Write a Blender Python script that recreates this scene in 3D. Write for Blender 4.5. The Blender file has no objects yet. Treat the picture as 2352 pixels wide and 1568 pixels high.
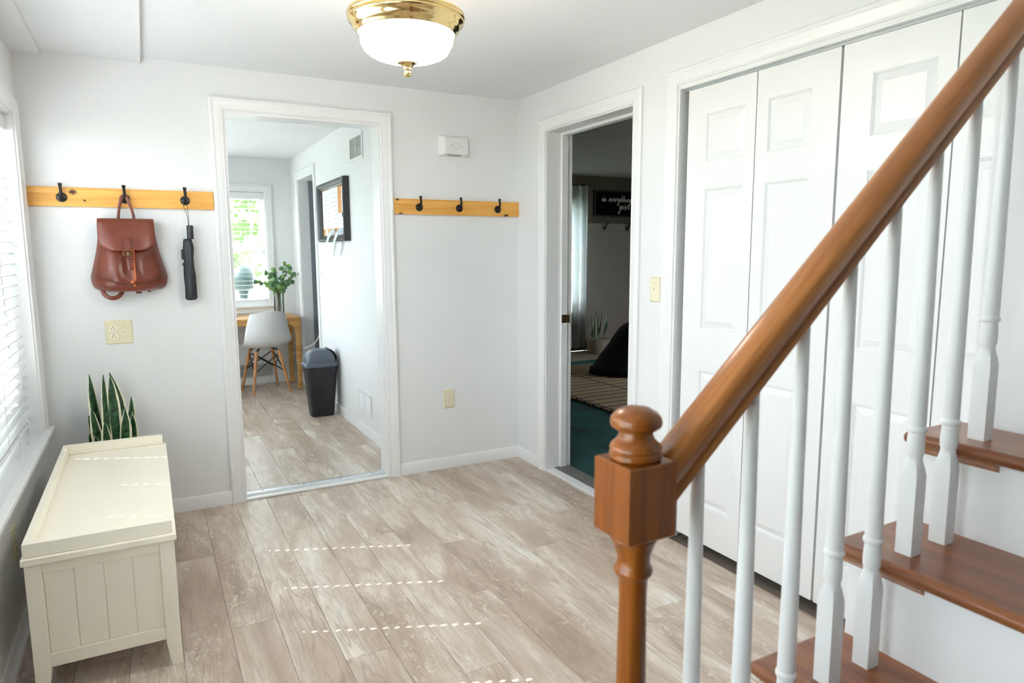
import bpy, bmesh, math, random
from mathutils import Vector, Matrix
random.seed(7)
R = math.radians
S = bpy.context.scene
COL = S.collection

# ------------------------------------------------------------------ camera
cam_d = bpy.data.cameras.new('camera')
cam = bpy.data.objects.new('camera', cam_d)
COL.objects.link(cam)
S.camera = cam
_F = Vector((0.46850674, 0.87351754, -0.13216858))
_Rt = Vector((0.88098171, -0.47313245, -0.00411312))
_U = Vector((0.06612613, 0.11451107, 0.99121872))
CAM = Vector((-2.07608052, -3.79035890, 1.33476744))
cam.matrix_world = Matrix(((_Rt.x, _U.x, -_F.x, CAM.x), (_Rt.y, _U.y, -_F.y, CAM.y),
                           (_Rt.z, _U.z, -_F.z, CAM.z), (0, 0, 0, 1)))
cam_d.sensor_width = 36.0
cam_d.sensor_fit = 'HORIZONTAL'
cam_d.lens = 1557.0912 / 2352 * 36.0
cam_d.clip_start = 0.02
cam_d.clip_end = 300
cam_d.dof.use_dof = True
cam_d.dof.focus_distance = 2.9
cam_d.dof.aperture_fstop = 5.0

# ------------------------------------------------------------------ world, sun, exposure
W = bpy.data.worlds.new('sky')
S.world = W
W.use_nodes = True
_bg = W.node_tree.nodes['Background']
_bg.inputs[0].default_value = (0.84, 0.92, 1.0, 1)
_bg.inputs[1].default_value = 5.0
sun_d = bpy.data.lights.new('sun', 'SUN')
sun_d.energy = 14.0
sun_d.angle = R(0.25)
sun_d.color = (1.0, 0.97, 0.92)
sun = bpy.data.objects.new('sun', sun_d)
COL.objects.link(sun)
SUN = Vector((0.0386, -0.0166, -0.046)).normalized()
sun.rotation_euler = SUN.to_track_quat('-Z', 'Y').to_euler()
sun.location = (-6, 3, 8)

def portal(loc, rot, sx, sy):
    d = bpy.data.lights.new('window_portal', 'AREA')
    d.shape = 'RECTANGLE'; d.size = sx; d.size_y = sy
    d.cycles.is_portal = True
    o = bpy.data.objects.new('window_portal', d)
    o.location = loc; o.rotation_euler = rot
    COL.objects.link(o)

S.view_settings.view_transform = 'Standard'
S.view_settings.look = 'None'
S.view_settings.gamma = 1
S.view_settings.use_curve_mapping = False
S.view_settings.exposure = 1.08
S.cycles.max_bounces = 7
S.cycles.diffuse_bounces = 5
S.cycles.use_adaptive_sampling = True
S.cycles.adaptive_threshold = 0.05
S.cycles.use_light_tree = False
S.cycles.glossy_bounces = 2
S.cycles.transmission_bounces = 4
S.cycles.transparent_max_bounces = 12
S.cycles.sample_clamp_indirect = 8.0
S.cycles.caustics_reflective = False
S.cycles.caustics_refractive = False

# ------------------------------------------------------------------ materials
MATS = {}
def srgb(r, g, b):
    f = lambda c: (c/255/12.92) if c/255 <= 0.04045 else ((c/255+0.055)/1.055)**2.4
    return (f(r), f(g), f(b), 1)

class NT:
    def __init__(s, name):
        s.m = bpy.data.materials.new(name); s.m.use_nodes = True
        s.t = s.m.node_tree; s.p = s.t.nodes['Principled BSDF']; s.out = s.t.nodes['Material Output']
    def n(s, typ, ins=None, **kw):
        nd = s.t.nodes.new(typ)
        for k, v in kw.items(): setattr(nd, k, v)
        for k, v in (ins or {}).items(): s.set(nd.inputs[k], v)
        return nd
    def set(s, sock, v):
        if isinstance(v, bpy.types.NodeSocket): s.t.links.new(v, sock)
        else: sock.default_value = v
    def coord(s, kind='Object', scale=(1, 1, 1), rand=0.0):
        tc = s.n('ShaderNodeTexCoord')
        v = tc.outputs[kind]
        if rand:
            oi = s.n('ShaderNodeObjectInfo')
            mu = s.n('ShaderNodeMath', {0: oi.outputs['Random'], 1: rand}, operation='MULTIPLY')
            ad = s.n('ShaderNodeVectorMath', {0: v, 1: mu.outputs[0]}, operation='ADD')
            v = ad.outputs[0]
        mp = s.n('ShaderNodeMapping', {'Vector': v, 'Scale': scale})
        return mp.outputs[0]
    def noise(s, vec, scale=5, detail=3, rough=.5, dist=0):
        return s.n('ShaderNodeTexNoise', {'Vector': vec, 'Scale': scale, 'Detail': detail, 'Roughness': rough, 'Distortion': dist}).outputs[0]
    def ramp(s, fac, stops, interp='LINEAR'):
        nd = s.n('ShaderNodeValToRGB', {0: fac})
        cr = nd.color_ramp; cr.interpolation = interp
        while len(cr.elements) < len(stops): cr.elements.new(0.5)
        for e, (p, c) in zip(cr.elements, stops):
            e.position = p; e.color = c if len(c) == 4 else (*c, 1)
        return nd.outputs[0]
    def mix(s, fac, a, b, mode='MIX'):
        nd = s.n('ShaderNodeMix', data_type='RGBA', blend_type=mode)
        s.set(nd.inputs[0], fac); s.set(nd.inputs[6], a); s.set(nd.inputs[7], b)
        return nd.outputs[2]
    def math(s, op, a, b=0.0):
        return s.n('ShaderNodeMath', {0: a, 1: b}, operation=op).outputs[0]
    def bump(s, h, strength=.1, dist=.01):
        b = s.n('ShaderNodeBump', {'Height': h, 'Strength': strength, 'Distance': dist})
        s.t.links.new(b.outputs[0], s.p.inputs['Normal'])
    def fin(s, col=None, rough=.5, metal=0, spec=None, **kw):
        if col is not None: s.set(s.p.inputs['Base Color'], col)
        s.set(s.p.inputs['Roughness'], rough); s.set(s.p.inputs['Metallic'], metal)
        if spec is not None: s.set(s.p.inputs['Specular IOR Level'], spec)
        for k, v in kw.items(): s.set(s.p.inputs[k.replace('_', ' ')], v)
        return s.m

def plain(name, rgb, rough=.5, metal=0, var=.04, scale=6, bump=0, bscale=60, **kw):
    """a procedural material: one colour with a faint noise variation and optional relief"""
    t = NT(name); v = t.coord('Object')
    c = srgb(*rgb) if max(rgb) > 1.01 else (*rgb, 1)
    lo = tuple(x*(1-var) for x in c[:3]) + (1,); hi = tuple(min(1, x*(1+var)) for x in c[:3]) + (1,)
    col = t.ramp(t.noise(v, scale, 3), [(.3, lo), (.7, hi)])
    if bump: t.bump(t.noise(v, bscale, 3), bump, .004)
    return t.fin(col, rough, metal, **kw)

WALL = plain('wall_paint', (.79, .80, .808), .65, var=.012, scale=1.5)
CEIL = plain('ceiling_paint', (.805, .818, .83), .8, var=.012, scale=1.2)
TRIM = plain('trim_paint', (.835, .84, .845), .32, var=.012, scale=3)
DOORP = plain('door_paint', (.81, .815, .82), .38, var=.012, scale=2)
BALW = plain('baluster_paint', (.80, .81, .815), .36, var=.02, scale=8)
CREAM = plain('cream_paint', srgb(247, 241, 225)[:3], .38, var=.02, scale=4)
ALMOND = plain('almond_plastic', srgb(222, 214, 184)[:3], .35, var=.02)
IVORY = plain('ivory_plastic', srgb(238, 231, 210)[:3], .3, var=.02)
BLACKM = plain('black_iron', (.012, .012, .013), .38, .3, var=.2, scale=30)
BLACKP = plain('black_plastic', (.018, .018, .02), .42, var=.1)
WHITEP = plain('white_plastic', (.80, .80, .80), .4, var=.02)
DARK = plain('dark_gap', (.02, .02, .02), .8)
COPPER = plain('screw_metal', (.35, .2, .12), .4, .8)
STEEL = plain('brushed_aluminium', (.72, .74, .76), .33, .9, var=.06, scale=30)
TRACK = plain('track_metal', (.42, .46, .48), .45, .5)
BRASS = plain('polished_brass', (.80, .60, .28), .1, 1.0, var=.04, scale=12)
BRASSD = plain('aged_brass', (.50, .36, .14), .3, 1.0, var=.1, scale=20)
LEATHER = None
SLATM = plain('blind_slat', (.84, .85, .86), .42, var=.01)
CORDM = plain('white_cord', (.8, .8, .78), .8)
UMBF = plain('umbrella_cloth', (.022, .023, .028), .55, var=.25, scale=25, bump=.25, bscale=35)
GRASS = plain('lawn', (.25, .28, .22), .9, var=.3, scale=3)
LEAFG = plain('tree_leaf', (.26, .38, .16), .6, var=.4, scale=9)
BARK = plain('bark', (.12, .08, .05), .9, var=.3, scale=14)
TANL = plain('tan_leather', srgb(186, 92, 46)[:3], .45, var=.1, scale=40)
CORK = plain('cork', srgb(206, 152, 98)[:3], .85, var=.18, scale=70)
PAPER = plain('paper', (.82, .83, .85), .8, var=.02)
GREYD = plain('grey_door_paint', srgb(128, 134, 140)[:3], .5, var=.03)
DESKW = None
POTW = plain('white_glaze', (.72, .70, .66), .4)
TEAL = plain('teal_carpet', (.008, .075, .075), .95, var=.45, scale=4, bump=.4, bscale=120)
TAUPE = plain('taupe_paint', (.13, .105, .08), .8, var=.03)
GREYW = plain('wainscot_paint', (.30, .26, .23), .6, var=.03)
DCLOTH = plain('black_throw', (.010, .008, .011), .95, var=.3, scale=30, bump=.5, bscale=200)
CHALK = plain('chalkboard', (.004, .004, .004), 1.0, spec=0.05)
CHALKW = plain('chalk_white', (.75, .75, .72), .9)
BEIGEF = plain('beige_floor', (.30, .22, .15), .6, var=.1)
LID = plain('slate_plastic', (.085, .105, .14), .35, var=.06)
BIN = plain('charcoal_plastic', (.022, .022, .026), .5, var=.1, bump=.1, bscale=300)
RIB1 = plain('pale_ribbon', (.62, .70, .82), .5, var=.1, scale=40)
SOIL = plain('soil', (.03, .022, .015), .95, var=.3, scale=40)

def m_leather():
    t = NT('brown_leather'); v = t.coord('Object')
    n = t.noise(v, 9, 4, .6)
    col = t.ramp(n, [(.25, srgb(98, 44, 29)), (.55, srgb(112, 51, 34)), (.8, srgb(128, 61, 41))])
    t.bump(t.noise(v, 420, 2), .08, .002)
    return t.fin(col, .30, 0, .55)
LEATHER = m_leather()

def m_wood(name, c0, c1, c2, axis='Y', rough=.3, gscale=1.0, coat=0.0, streak=1.0, rot=0.0):
    """long streaky grain along one axis with darker lines"""
    t = NT(name)
    sc = {'X': (1.2, 22, 22), 'Y': (22, 1.2, 22), 'Z': (22, 22, 1.2)}[axis]
    def co(f, rnd):
        v = t.coord('Object', (1, 1, 1), rnd)
        if rot: v = t.n('ShaderNodeMapping', {'Vector': v, 'Rotation': (0, rot, 0)}).outputs[0]
        return t.n('ShaderNodeMapping', {'Vector': v, 'Scale': tuple(x*gscale*f for x in sc)}).outputs[0]
    v = co(1, 17.0)
    a = t.noise(v, 1.0, 5, .62, .5)
    v2 = co(5, 5.0)
    b = t.noise(v2, 1.0, 3, .5)
    col = t.ramp(a, [(.28, c0), (.5, c1), (.72, c2)])
    col = t.mix(t.math('MULTIPLY', t.ramp(b, [(.35, (1, 1, 1)), (.55, (0, 0, 0))]), .35*streak), col, tuple(x*.45 for x in c0[:3]) + (1,))
    t.bump(b, .05, .002)
    return t.fin(col, rough, 0, .5, Coat_Weight=coat, Coat_Roughness=.15)

RAILW = m_wood('stained_oak', srgb(132, 76, 28), srgb(160, 98, 42), srgb(184, 122, 60), 'X', .33, gscale=1.6, coat=.12, streak=.5, rot=math.atan2(.1918, .2145))
NEWELW = m_wood('stained_newel', srgb(96, 48, 8), srgb(128, 68, 13), srgb(150, 84, 20), 'Z', .3, gscale=1.3, coat=.08, streak=.6)
TREADW = m_wood('stained_tread', srgb(104, 58, 32), srgb(132, 78, 44), srgb(158, 99, 58), 'Y', .28, coat=.12, streak=.5)
NOSEW = m_wood('stained_nosing', srgb(120, 64, 18), srgb(150, 84, 26), srgb(172, 104, 42), 'Y', .25, coat=.4)
DESKW = m_wood('light_oak', srgb(184, 132, 66), srgb(208, 158, 90), srgb(222, 176, 112), 'X', .45)
BEECH = m_wood('beech', srgb(176, 116, 66), srgb(204, 144, 92), srgb(218, 166, 116), 'Z', .45)

def m_pine(name, knots):
    t = NT(name)
    v = t.coord('Object', (1.6, 30, 30)); v1 = t.coord('Object')
    a = t.noise(v, 1.0, 5, .6, 1.2)
    col = t.ramp(a, [(.28, srgb(206, 142, 62)), (.5, srgb(226, 168, 84)), (.74, srgb(238, 190, 112))])
    for (kx, kz, r) in knots:
        d = t.n('ShaderNodeVectorMath', {0: v1, 1: (kx, 0, kz)}, operation='SUBTRACT').outputs[0]
        s_ = t.n('ShaderNodeVectorMath', {0: d, 1: (.75, 0, 1.0)}, operation='MULTIPLY').outputs[0]
        L = t.n('ShaderNodeVectorMath', {0: s_}, operation='LENGTH').outputs['Value']
        q = t.math('DIVIDE', L, r)
        q = t.math('ADD', q, t.math('MULTIPLY', t.noise(v1, 160, 2), .5))
        f = t.ramp(q, [(.5, (1, 1, 1)), (.8, (.55, .55, .55)), (1.0, (0, 0, 0))])
        col = t.mix(f, col, srgb(74, 34, 10))
    return t.fin(col, .42, 0, .4)

def m_plank():
    t = NT('floor_plank')
    oi = t.n('ShaderNodeObjectInfo').outputs['Random']
    big = t.noise(t.coord('Object', (7, 1.5, 1), 43.0), 1.0, 4, .58, .9)
    mid = t.noise(t.coord('Object', (16, 2.4, 1), 91.0), 1.0, 6, .68, 1.6)
    fine = t.noise(t.coord('Object', (190, 7, 1), 7.0), 1.0, 4, .6, .3)
    # cathedral figure: bands of a stretched, distorted field
    cf = t.noise(t.coord('Object', (7.5, .85, 1), 61.0), 1.0, 2, .4, .25)
    band = t.math('FRACT', t.math('MULTIPLY', cf, 19.0))
    band = t.ramp(band, [(.0, (1, 1, 1)), (.22, (0, 0, 0)), (.9, (0, 0, 0)), (1, (1, 1, 1))])
    bandmask = t.ramp(t.noise(t.coord('Object', (5, .9, 1), 23.0), 1.0, 2), [(.46, (0, 0, 0)), (.62, (1, 1, 1))])
    flake = t.noise(t.coord('Object', (46, 19, 1), 31.0), 1.0, 7, .76, 1.0)
    tone = t.math('ADD', t.math('ADD', t.math('MULTIPLY', big, 1.35), -.19), t.math('MULTIPLY', t.math('SUBTRACT', oi, .5), .24))
    base = t.ramp(tone, [(.24, srgb(166, 148, 133)), (.40, srgb(192, 174, 160)), (.53, srgb(208, 194, 181)),
                         (.66, srgb(224, 213, 202)), (.8, srgb(233, 228, 220))])
    col = t.mix(t.math('MULTIPLY', t.ramp(mid, [(.40, (1, 1, 1)), (.56, (0, 0, 0))]), .5), base, srgb(178, 159, 144))
    col = t.mix(t.math('MULTIPLY', t.math('MULTIPLY', band, bandmask), .5), col, srgb(136, 120, 107))
    col = t.mix(t.math('MULTIPLY', t.ramp(fine, [(.34, (1, 1, 1)), (.52, (0, 0, 0))]), .36), col, srgb(150, 134, 120))
    chips = t.math('MULTIPLY', t.ramp(flake, [(.55, (0, 0, 0)), (.6, (1, 1, 1))]),
                   t.ramp(t.noise(t.coord('Object', (4, 1.8, 1), 77.0), 1.0, 2), [(.47, (0, 0, 0)), (.57, (1, 1, 1))]))
    col = t.mix(t.math('MULTIPLY', chips, .75), col, srgb(224, 216, 202))
    rg = t.ramp(mid, [(.3, (.30,)*3), (.7, (.42,)*3)])
    return t.fin(col, rg, 0, .5)
PLANK = m_plank()
SUBF = plain('subfloor', (.16, .13, .105), .9)

def m_glow(name, col, strength):
    t = NT(name)
    t.fin(col, .35, 0, .5)
    lw = t.n('ShaderNodeLayerWeight', {0: .35}).outputs['Facing']
    e = t.ramp(lw, [(0, (1, .965, .91)), (1, (.80, .73, .64))])
    t.set(t.p.inputs['Emission Color'], e)
    t.p.inputs['Emission Strength'].default_value = strength
    return t.m
GLOW = m_glow('lit_glass', (.9, .87, .82, 1), 19.0)

def m_glass(name='window_glass', tint=(.97, .985, .98, 1)):
    t = NT(name)
    tr = t.n('ShaderNodeBsdfTransparent', {0: tint})
    gl = t.n('ShaderNodeBsdfGlossy', {0: (1, 1, 1, 1), 'Roughness': .03})
    mx = t.n('ShaderNodeMixShader', {0: .04, 1: tr.outputs[0], 2: gl.outputs[0]})
    t.t.links.new(mx.outputs[0], t.out.inputs[0])
    return t.m
GLASS = m_glass()

def m_curtain():
    t = NT('sheer_curtain'); v = t.coord('Object')
    d = t.n('ShaderNodeBsdfDiffuse', {0: (.62, .62, .60, 1)})
    l = t.n('ShaderNodeBsdfTranslucent', {0: (.42, .48, .50, 1)})
    f = t.ramp(t.noise(v, 30, 2), [(.3, (.42,)*3), (.7, (.52,)*3)])
    mx = t.n('ShaderNodeMixShader', {0: f, 1: d.outputs[0], 2: l.outputs[0]})
    t.t.links.new(mx.outputs[0], t.out.inputs[0])
    return t.m
CURT = m_curtain()

def m_snake():
    t = NT('snake_plant_leaf')
    uv = t.n('ShaderNodeTexCoord').outputs['UV']
    sx = t.n('ShaderNodeSeparateXYZ', {0: uv})
    e = t.math('ABSOLUTE', t.math('SUBTRACT', sx.outputs[0], .5))
    e = t.math('ADD', e, t.math('MULTIPLY', t.math('SUBTRACT', t.noise(t.coord('Object', (1, 1, 1), 9.0), 26, 2), .5), .10))
    bands = t.noise(t.n('ShaderNodeMapping', {'Vector': uv, 'Scale': (3, 22, 1)}).outputs[0], 1.0, 4, .6, 1.0)
    g = t.ramp(bands, [(.35, srgb(18, 42, 30)), (.5, srgb(34, 72, 42)), (.66, srgb(66, 108, 66))])
    col = t.mix(t.ramp(e, [(.325, (0, 0, 0)), (.36, (1, 1, 1))]), g, srgb(232, 228, 200))
    return t.fin(col, .3, 0, .5)
SNAKE = m_snake()

def m_euc():
    t = NT('eucalyptus_leaf')
    oi = t.n('ShaderNodeObjectInfo').outputs['Random']
    n = t.noise(t.coord('Object'), 30, 2)
    col = t.ramp(oi, [(0, srgb(80, 126, 90)), (.45, srgb(112, 158, 108)), (.75, srgb(146, 188, 102)), (1, srgb(172, 208, 108))])
    col = t.mix(t.math('MULTIPLY', n, .35), col, srgb(60, 100, 70))
    t.fin(col, .45)
    t.set(t.p.inputs['Transmission Weight'], 0.0)
    return t.m
EUC = m_euc()

def m_rug():
    t = NT('berber_rug')
    v = t.n('ShaderNodeMapping', {'Vector': t.coord('Object'), 'Rotation': (0, 0, R(0))}).outputs[0]
    w = t.n('ShaderNodeVectorMath', {0: v, 1: t.n('ShaderNodeTexNoise', {'Vector': v, 'Scale': 6.0}).outputs[1]}, operation='ADD').outputs[0]
    b = t.n('ShaderNodeTexBrick', {'Vector': v, 'Scale': 1.0, 'Mortar Size': .012, 'Mortar Smooth': .2, 'Brick Width': .62, 'Row Height': .13, 'Color1': srgb(190, 160, 128), 'Color2': srgb(180, 150, 118), 'Mortar': srgb(20, 16, 15)}, offset=0.0)
    t.bump(t.noise(v, 90, 3), .5, .01)
    return t.fin(b.outputs[0], .95)
RUG = m_rug()

# ------------------------------------------------------------------ mesh builder
class MB:
    def __init__(s): s.v = []; s.f = []; s.uv = None
    def add(s, vs, fs):
        o = len(s.v); s.v += [tuple(p) for p in vs]; s.f += [tuple(i+o for i in f) for f in fs]; return s
    def box(s, x0, y0, z0, x1, y1, z1):
        x0, x1 = sorted((x0, x1)); y0, y1 = sorted((y0, y1)); z0, z1 = sorted((z0, z1))
        return s.add([(x0, y0, z0), (x1, y0, z0), (x1, y1, z0), (x0, y1, z0), (x0, y0, z1), (x1, y0, z1), (x1, y1, z1), (x0, y1, z1)],
                     [(0, 3, 2, 1), (4, 5, 6, 7), (0, 1, 5, 4), (1, 2, 6, 5), (2, 3, 7, 6), (3, 0, 4, 7)])
    def prism(s, poly, axis, a0, a1):
        m = {'x': lambda p, a: (a, p[0], p[1]), 'y': lambda p, a: (p[0], a, p[1]), 'z': lambda p, a: (p[0], p[1], a)}[axis]
        n = len(poly)
        return s.add([m(p, a0) for p in poly] + [m(p, a1) for p in poly],
                     [tuple(range(n))[::-1], tuple(range(n, 2*n))] + [(i, (i+1) % n, n+(i+1) % n, n+i) for i in range(n)])
    def loft(s, rings, cap=True, close=True):
        n = len(rings[0]); vs = [p for r in rings for p in r]; fs = []
        for k in range(len(rings)-1):
            for i in range(n if close else n-1):
                j = (i+1) % n
                fs.append((k*n+i, k*n+j, (k+1)*n+j, (k+1)*n+i))
        if cap and close:
            fs.append(tuple(range(n))[::-1]); fs.append(tuple(range((len(rings)-1)*n, len(rings)*n)))
        return s.add(vs, fs)
    def lathe(s, prof, c, n=24, wob=None):
        rings = []
        for (r, z) in prof:
            r = max(r, 1e-4)
            rings.append([(c[0]+r*(1+(wob(2*math.pi*i/n, z) if wob else 0))*math.cos(2*math.pi*i/n),
                           c[1]+r*(1+(wob(2*math.pi*i/n, z) if wob else 0))*math.sin(2*math.pi*i/n), c[2]+z) for i in range(n)])
        return s.loft(rings)
    def tube(s, path, r, n=8, flat=None, up=(0, 0, 1)):
        P = [Vector(p) for p in path]; rings = []
        for k, p in enumerate(P):
            t = (P[min(k+1, len(P)-1)]-P[max(k-1, 0)]).normalized()
            u = Vector(up)
            if abs(t.dot(u)) > .97: u = Vector((1, 0, 0)) if abs(t.x) < .9 else Vector((0, 1, 0))
            a = t.cross(u).normalized(); b = a.cross(t).normalized()
            rr = r[k] if isinstance(r, (list, tuple)) else r
            ra, rb = (rr*flat[0], rr*flat[1]) if flat else (rr, rr)
            rings.append([tuple(p+a*ra*math.cos(2*math.pi*i/n)+b*rb*math.sin(2*math.pi*i/n)) for i in range(n)])
        return s.loft(rings)
    def grid(s, fn, nu, nv, uv=False):
        vs = [fn(i/nu, j/nv) for j in range(nv+1) for i in range(nu+1)]
        fs = [(j*(nu+1)+i, j*(nu+1)+i+1, (j+1)*(nu+1)+i+1, (j+1)*(nu+1)+i) for j in range(nv) for i in range(nu)]
        if uv: s.uv = [(i/nu, j/nv) for j in range(nv+1) for i in range(nu+1)]
        return s.add(vs, fs)
    def plate(s, fn, us, vs_, holes, h0, h1):
        """flat plate in (u,v) with rectangular holes, connected; fn(u,v,h) gives the point"""
        U = sorted(set([us[0], us[1]] + [a for h in holes for a in h[:2] if us[0] < a < us[1]]))
        V = sorted(set([vs_[0], vs_[1]] + [a for h in holes for a in h[2:] if vs_[0] < a < vs_[1]]))
        nu, nv = len(U), len(V)
        solid = lambda i, j: 0 <= i < nu-1 and 0 <= j < nv-1 and not any(h[0] <= (U[i]+U[i+1])/2 <= h[1] and h[2] <= (V[j]+V[j+1])/2 <= h[3] for h in holes)
        idx = {}; pts = []; fs = []
        def P(i, j, k):
            if (i, j, k) not in idx: idx[(i, j, k)] = len(pts); pts.append(fn(U[i], V[j], (h0, h1)[k]))
            return idx[(i, j, k)]
        for i in range(nu-1):
            for j in range(nv-1):
                if not solid(i, j): continue
                fs.append((P(i, j, 1), P(i+1, j, 1), P(i+1, j+1, 1), P(i, j+1, 1)))
                fs.append((P(i, j, 0), P(i, j+1, 0), P(i+1, j+1, 0), P(i+1, j, 0)))
                for (di, dj, a, b) in ((-1, 0, (i, j), (i, j+1)), (1, 0, (i+1, j), (i+1, j+1)), (0, -1, (i, j), (i+1, j)), (0, 1, (i, j+1), (i+1, j+1))):
                    if not solid(i+di, j+dj): fs.append((P(*a, 0), P(*b, 0), P(*b, 1), P(*a, 1)))
        return s.add(pts, fs)
    def sweep(s, fn, L, Rr, B, T, prof, sides='U'):
        """profile (offset outward, height) swept round a rectangle: U = left, top, right; O = all; L = left, top"""
        nodes = lambda o: {'U': [(L-o, B), (L-o, T+o), (Rr+o, T+o), (Rr+o, B)], 'O': [(L-o, B-o), (L-o, T+o), (Rr+o, T+o), (Rr+o, B-o)],
                           'L': [(L-o, B), (L-o, T+o), (Rr, T+o)], 'R': [(L, T+o), (Rr+o, T+o), (Rr+o, B)]}[sides]
        rings = []
        for k in range(len(nodes(0))): rings.append([fn(nodes(o)[k][0], nodes(o)[k][1], h) for (o, h) in prof])
        if sides == 'O': s.loft(rings + [rings[0]], cap=False); return s
        return s.loft(rings)
    def build(s, name, mat, parent=None, smooth=True, bevel=0, seg=2, local=False, ang=38, sub=0, solid=0):
        if parent is not None and not local:
            o = POS[parent.name]; s.v = [(p[0]-o[0], p[1]-o[1], p[2]-o[2]) for p in s.v]
            off = o
        elif parent is None and not local:
            # origin at the base centre
            xs = [p[0] for p in s.v]; ys = [p[1] for p in s.v]; zs = [p[2] for p in s.v]
            off = ((min(xs)+max(xs))/2, (min(ys)+max(ys))/2, min(zs))
            s.v = [(p[0]-off[0], p[1]-off[1], p[2]-off[2]) for p in s.v]
        else: off = (0, 0, 0)
        me = bpy.data.meshes.new(name); me.from_pydata(s.v, [], s.f)
        if s.uv:
            lay = me.uv_layers.new(name='UVMap')
            for l in me.loops: lay.data[l.index].uv = s.uv[l.vertex_index]
        bm = bmesh.new(); bm.from_mesh(me)
        bmesh.ops.remove_doubles(bm, verts=bm.verts, dist=1e-6)
        bmesh.ops.recalc_face_normals(bm, faces=bm.faces); bm.to_mesh(me); bm.free()
        if smooth:
            me.polygons.foreach_set('use_smooth', [True]*len(me.polygons))
            if not sub: me.set_sharp_from_angle(angle=R(ang))
        me.materials.append(mat)
        ob = bpy.data.objects.new(name, me); COL.objects.link(ob)
        if parent is not None:
            ob.parent = parent
            POS[ob.name] = off if not local else (0, 0, 0)
        else:
            ob.location = off; POS[ob.name] = off
        if solid:
            m = ob.modifiers.new('thickness', 'SOLIDIFY'); m.thickness = solid; m.offset = 0
        if bevel:
            m = ob.modifiers.new('bevel', 'BEVEL'); m.width = bevel; m.segments = seg; m.limit_method = 'ANGLE'; m.angle_limit = R(40); m.harden_normals = True
        if sub:
            m = ob.modifiers.new('subdivision', 'SUBSURF'); m.levels = sub; m.render_levels = sub
        return ob
POS = {}
def tag(o, label, cat, group=None, kind=None):
    o['label'] = label; o['category'] = cat
    if group: o['group'] = group
    if kind: o['kind'] = kind
    return o
def thing(name, label, cat, loc=(0, 0, 0), rotz=0, group=None, kind=None):
    o = bpy.data.objects.new(name, None); COL.objects.link(o)
    o.empty_display_size = .05
    o.location = loc; o.rotation_euler = (0, 0, rotz); POS[o.name] = tuple(loc)
    return tag(o, label, cat, group, kind)
def dup(o, parent=None, loc=None):
    c = o.copy(); COL.objects.link(c)
    if parent is not None: c.parent = parent
    if loc is not None: c.location = loc
    for ch in list(o.children): dup(ch, c)
    return c
def catmull(pts, n=6):
    P = [Vector(p) for p in pts]; out = []
    for i in range(len(P)-1):
        p0 = P[max(i-1, 0)]; p1 = P[i]; p2 = P[i+1]; p3 = P[min(i+2, len(P)-1)]
        for k in range(n):
            t = k/n
            out.append(.5*((2*p1)+(-p0+p2)*t+(2*p0-5*p1+4*p2-p3)*t*t+(-p0+3*p1-3*p2+p3)*t**3))
    return out + [P[-1]]
def interp(tab, x):
    if x <= tab[0][0]: return tab[0][1]
    for (a, b), (c, d) in zip(tab, tab[1:]):
        if x <= c: return b+(d-b)*(x-a)/(c-a)
    return tab[-1][1]
def rrect(w, h, r, n=4):
    """rounded rectangle outline, centred"""
    out = []
    for (cx, cy, a0) in ((w/2-r, h/2-r, 0), (-w/2+r, h/2-r, 90), (-w/2+r, -h/2+r, 180), (w/2-r, -h/2+r, 270)):
        for k in range(n+1):
            a = R(a0+90*k/n); out.append((cx+r*math.cos(a), cy+r*math.sin(a)))
    return out
# wall frames of reference: (u along the wall, z up, h out of the wall into the room)
BACK = lambda u, z, h: (u, -h, z)
RIGHT = lambda u, z, h: (-h, u, z)
XL = -2.54
LEFT = lambda u, z, h: (XL+h, u, z)
XO = -.725
OFR = lambda u, z, h: (XO-h, u, z)
YO = 3.46
OFF = lambda u, z, h: (u, YO-h, z)
YD = 3.75
LNG = lambda u, z, h: (u, YD-h, z)
H = 2.248

# ------------------------------------------------------------------ structure
def wall(name, fn, us, zs, holes, t, label, mat=WALL):
    o = MB().plate(fn, us, zs, holes, -t, 0.0).build(name, mat, smooth=False)
    return tag(o, label, 'wall', kind='structure')
# measured openings
DB = (-1.687, -0.875, 2.04)             # back doorway: x0, x1, top
DR = (-1.150, -0.345, 2.018)            # right doorway: y0, y1, top
CL = (-2.975, -1.453, 2.037)            # closet opening
WA = (-1.95, -.13, .53, 1.93)           # left window A: y0, y1, z0, z1
WB = (-3.75, -2.12, .53, 1.93)
WC = (1.15, 2.85, .53, 1.95)            # office left window
WF = (-2.40, -.985, .80, 1.935)         # office far window
WLN = (1.95, 3.04, .68, 1.95)           # lounge window
wall('wall_back', BACK, (XL-.14, .17), (0, 2.34), [(DB[0], DB[1], -1, DB[2])], .13, 'white back wall with the open doorway to the office')
wall('wall_right', RIGHT, (-3.0, .0), (0, 2.34), [(DR[0], DR[1], -1, DR[2]), (CL[0], CL[1], -1, CL[2])], .17, 'white wall holding the closet doors and the dark doorway')
wall('wall_left', LEFT, (-6.6, 3.6), (0, 2.34), [(WA[0], WA[1], WA[2], WA[3]), (WB[0], WB[1], WB[2], WB[3]), (WC[0], WC[1], WC[2], WC[3])], .14, 'white window wall beside the cream bench')
o = MB().box(-.505, -6.6, 0, .5, -2.985, 2.3).build('wall_stair', WALL, smooth=False)
tag(o, 'white wall that closes the top of the short stair', 'wall', kind='structure')
REAR = lambda u, z, h: (u, -6.6+h, z)
o = MB().plate(REAR, (XL-.14, .5), (0, 2.34), [], -.12, 0).build('wall_rear', plain('bounce_cut_taupe', (.20, .17, .14), .7), smooth=False)  # unseen wall, set back and darkened so less light bounces forward
tag(o, 'unseen hall wall behind the viewer, darkened taupe to cut bounced light', 'wall', kind='structure')
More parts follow.
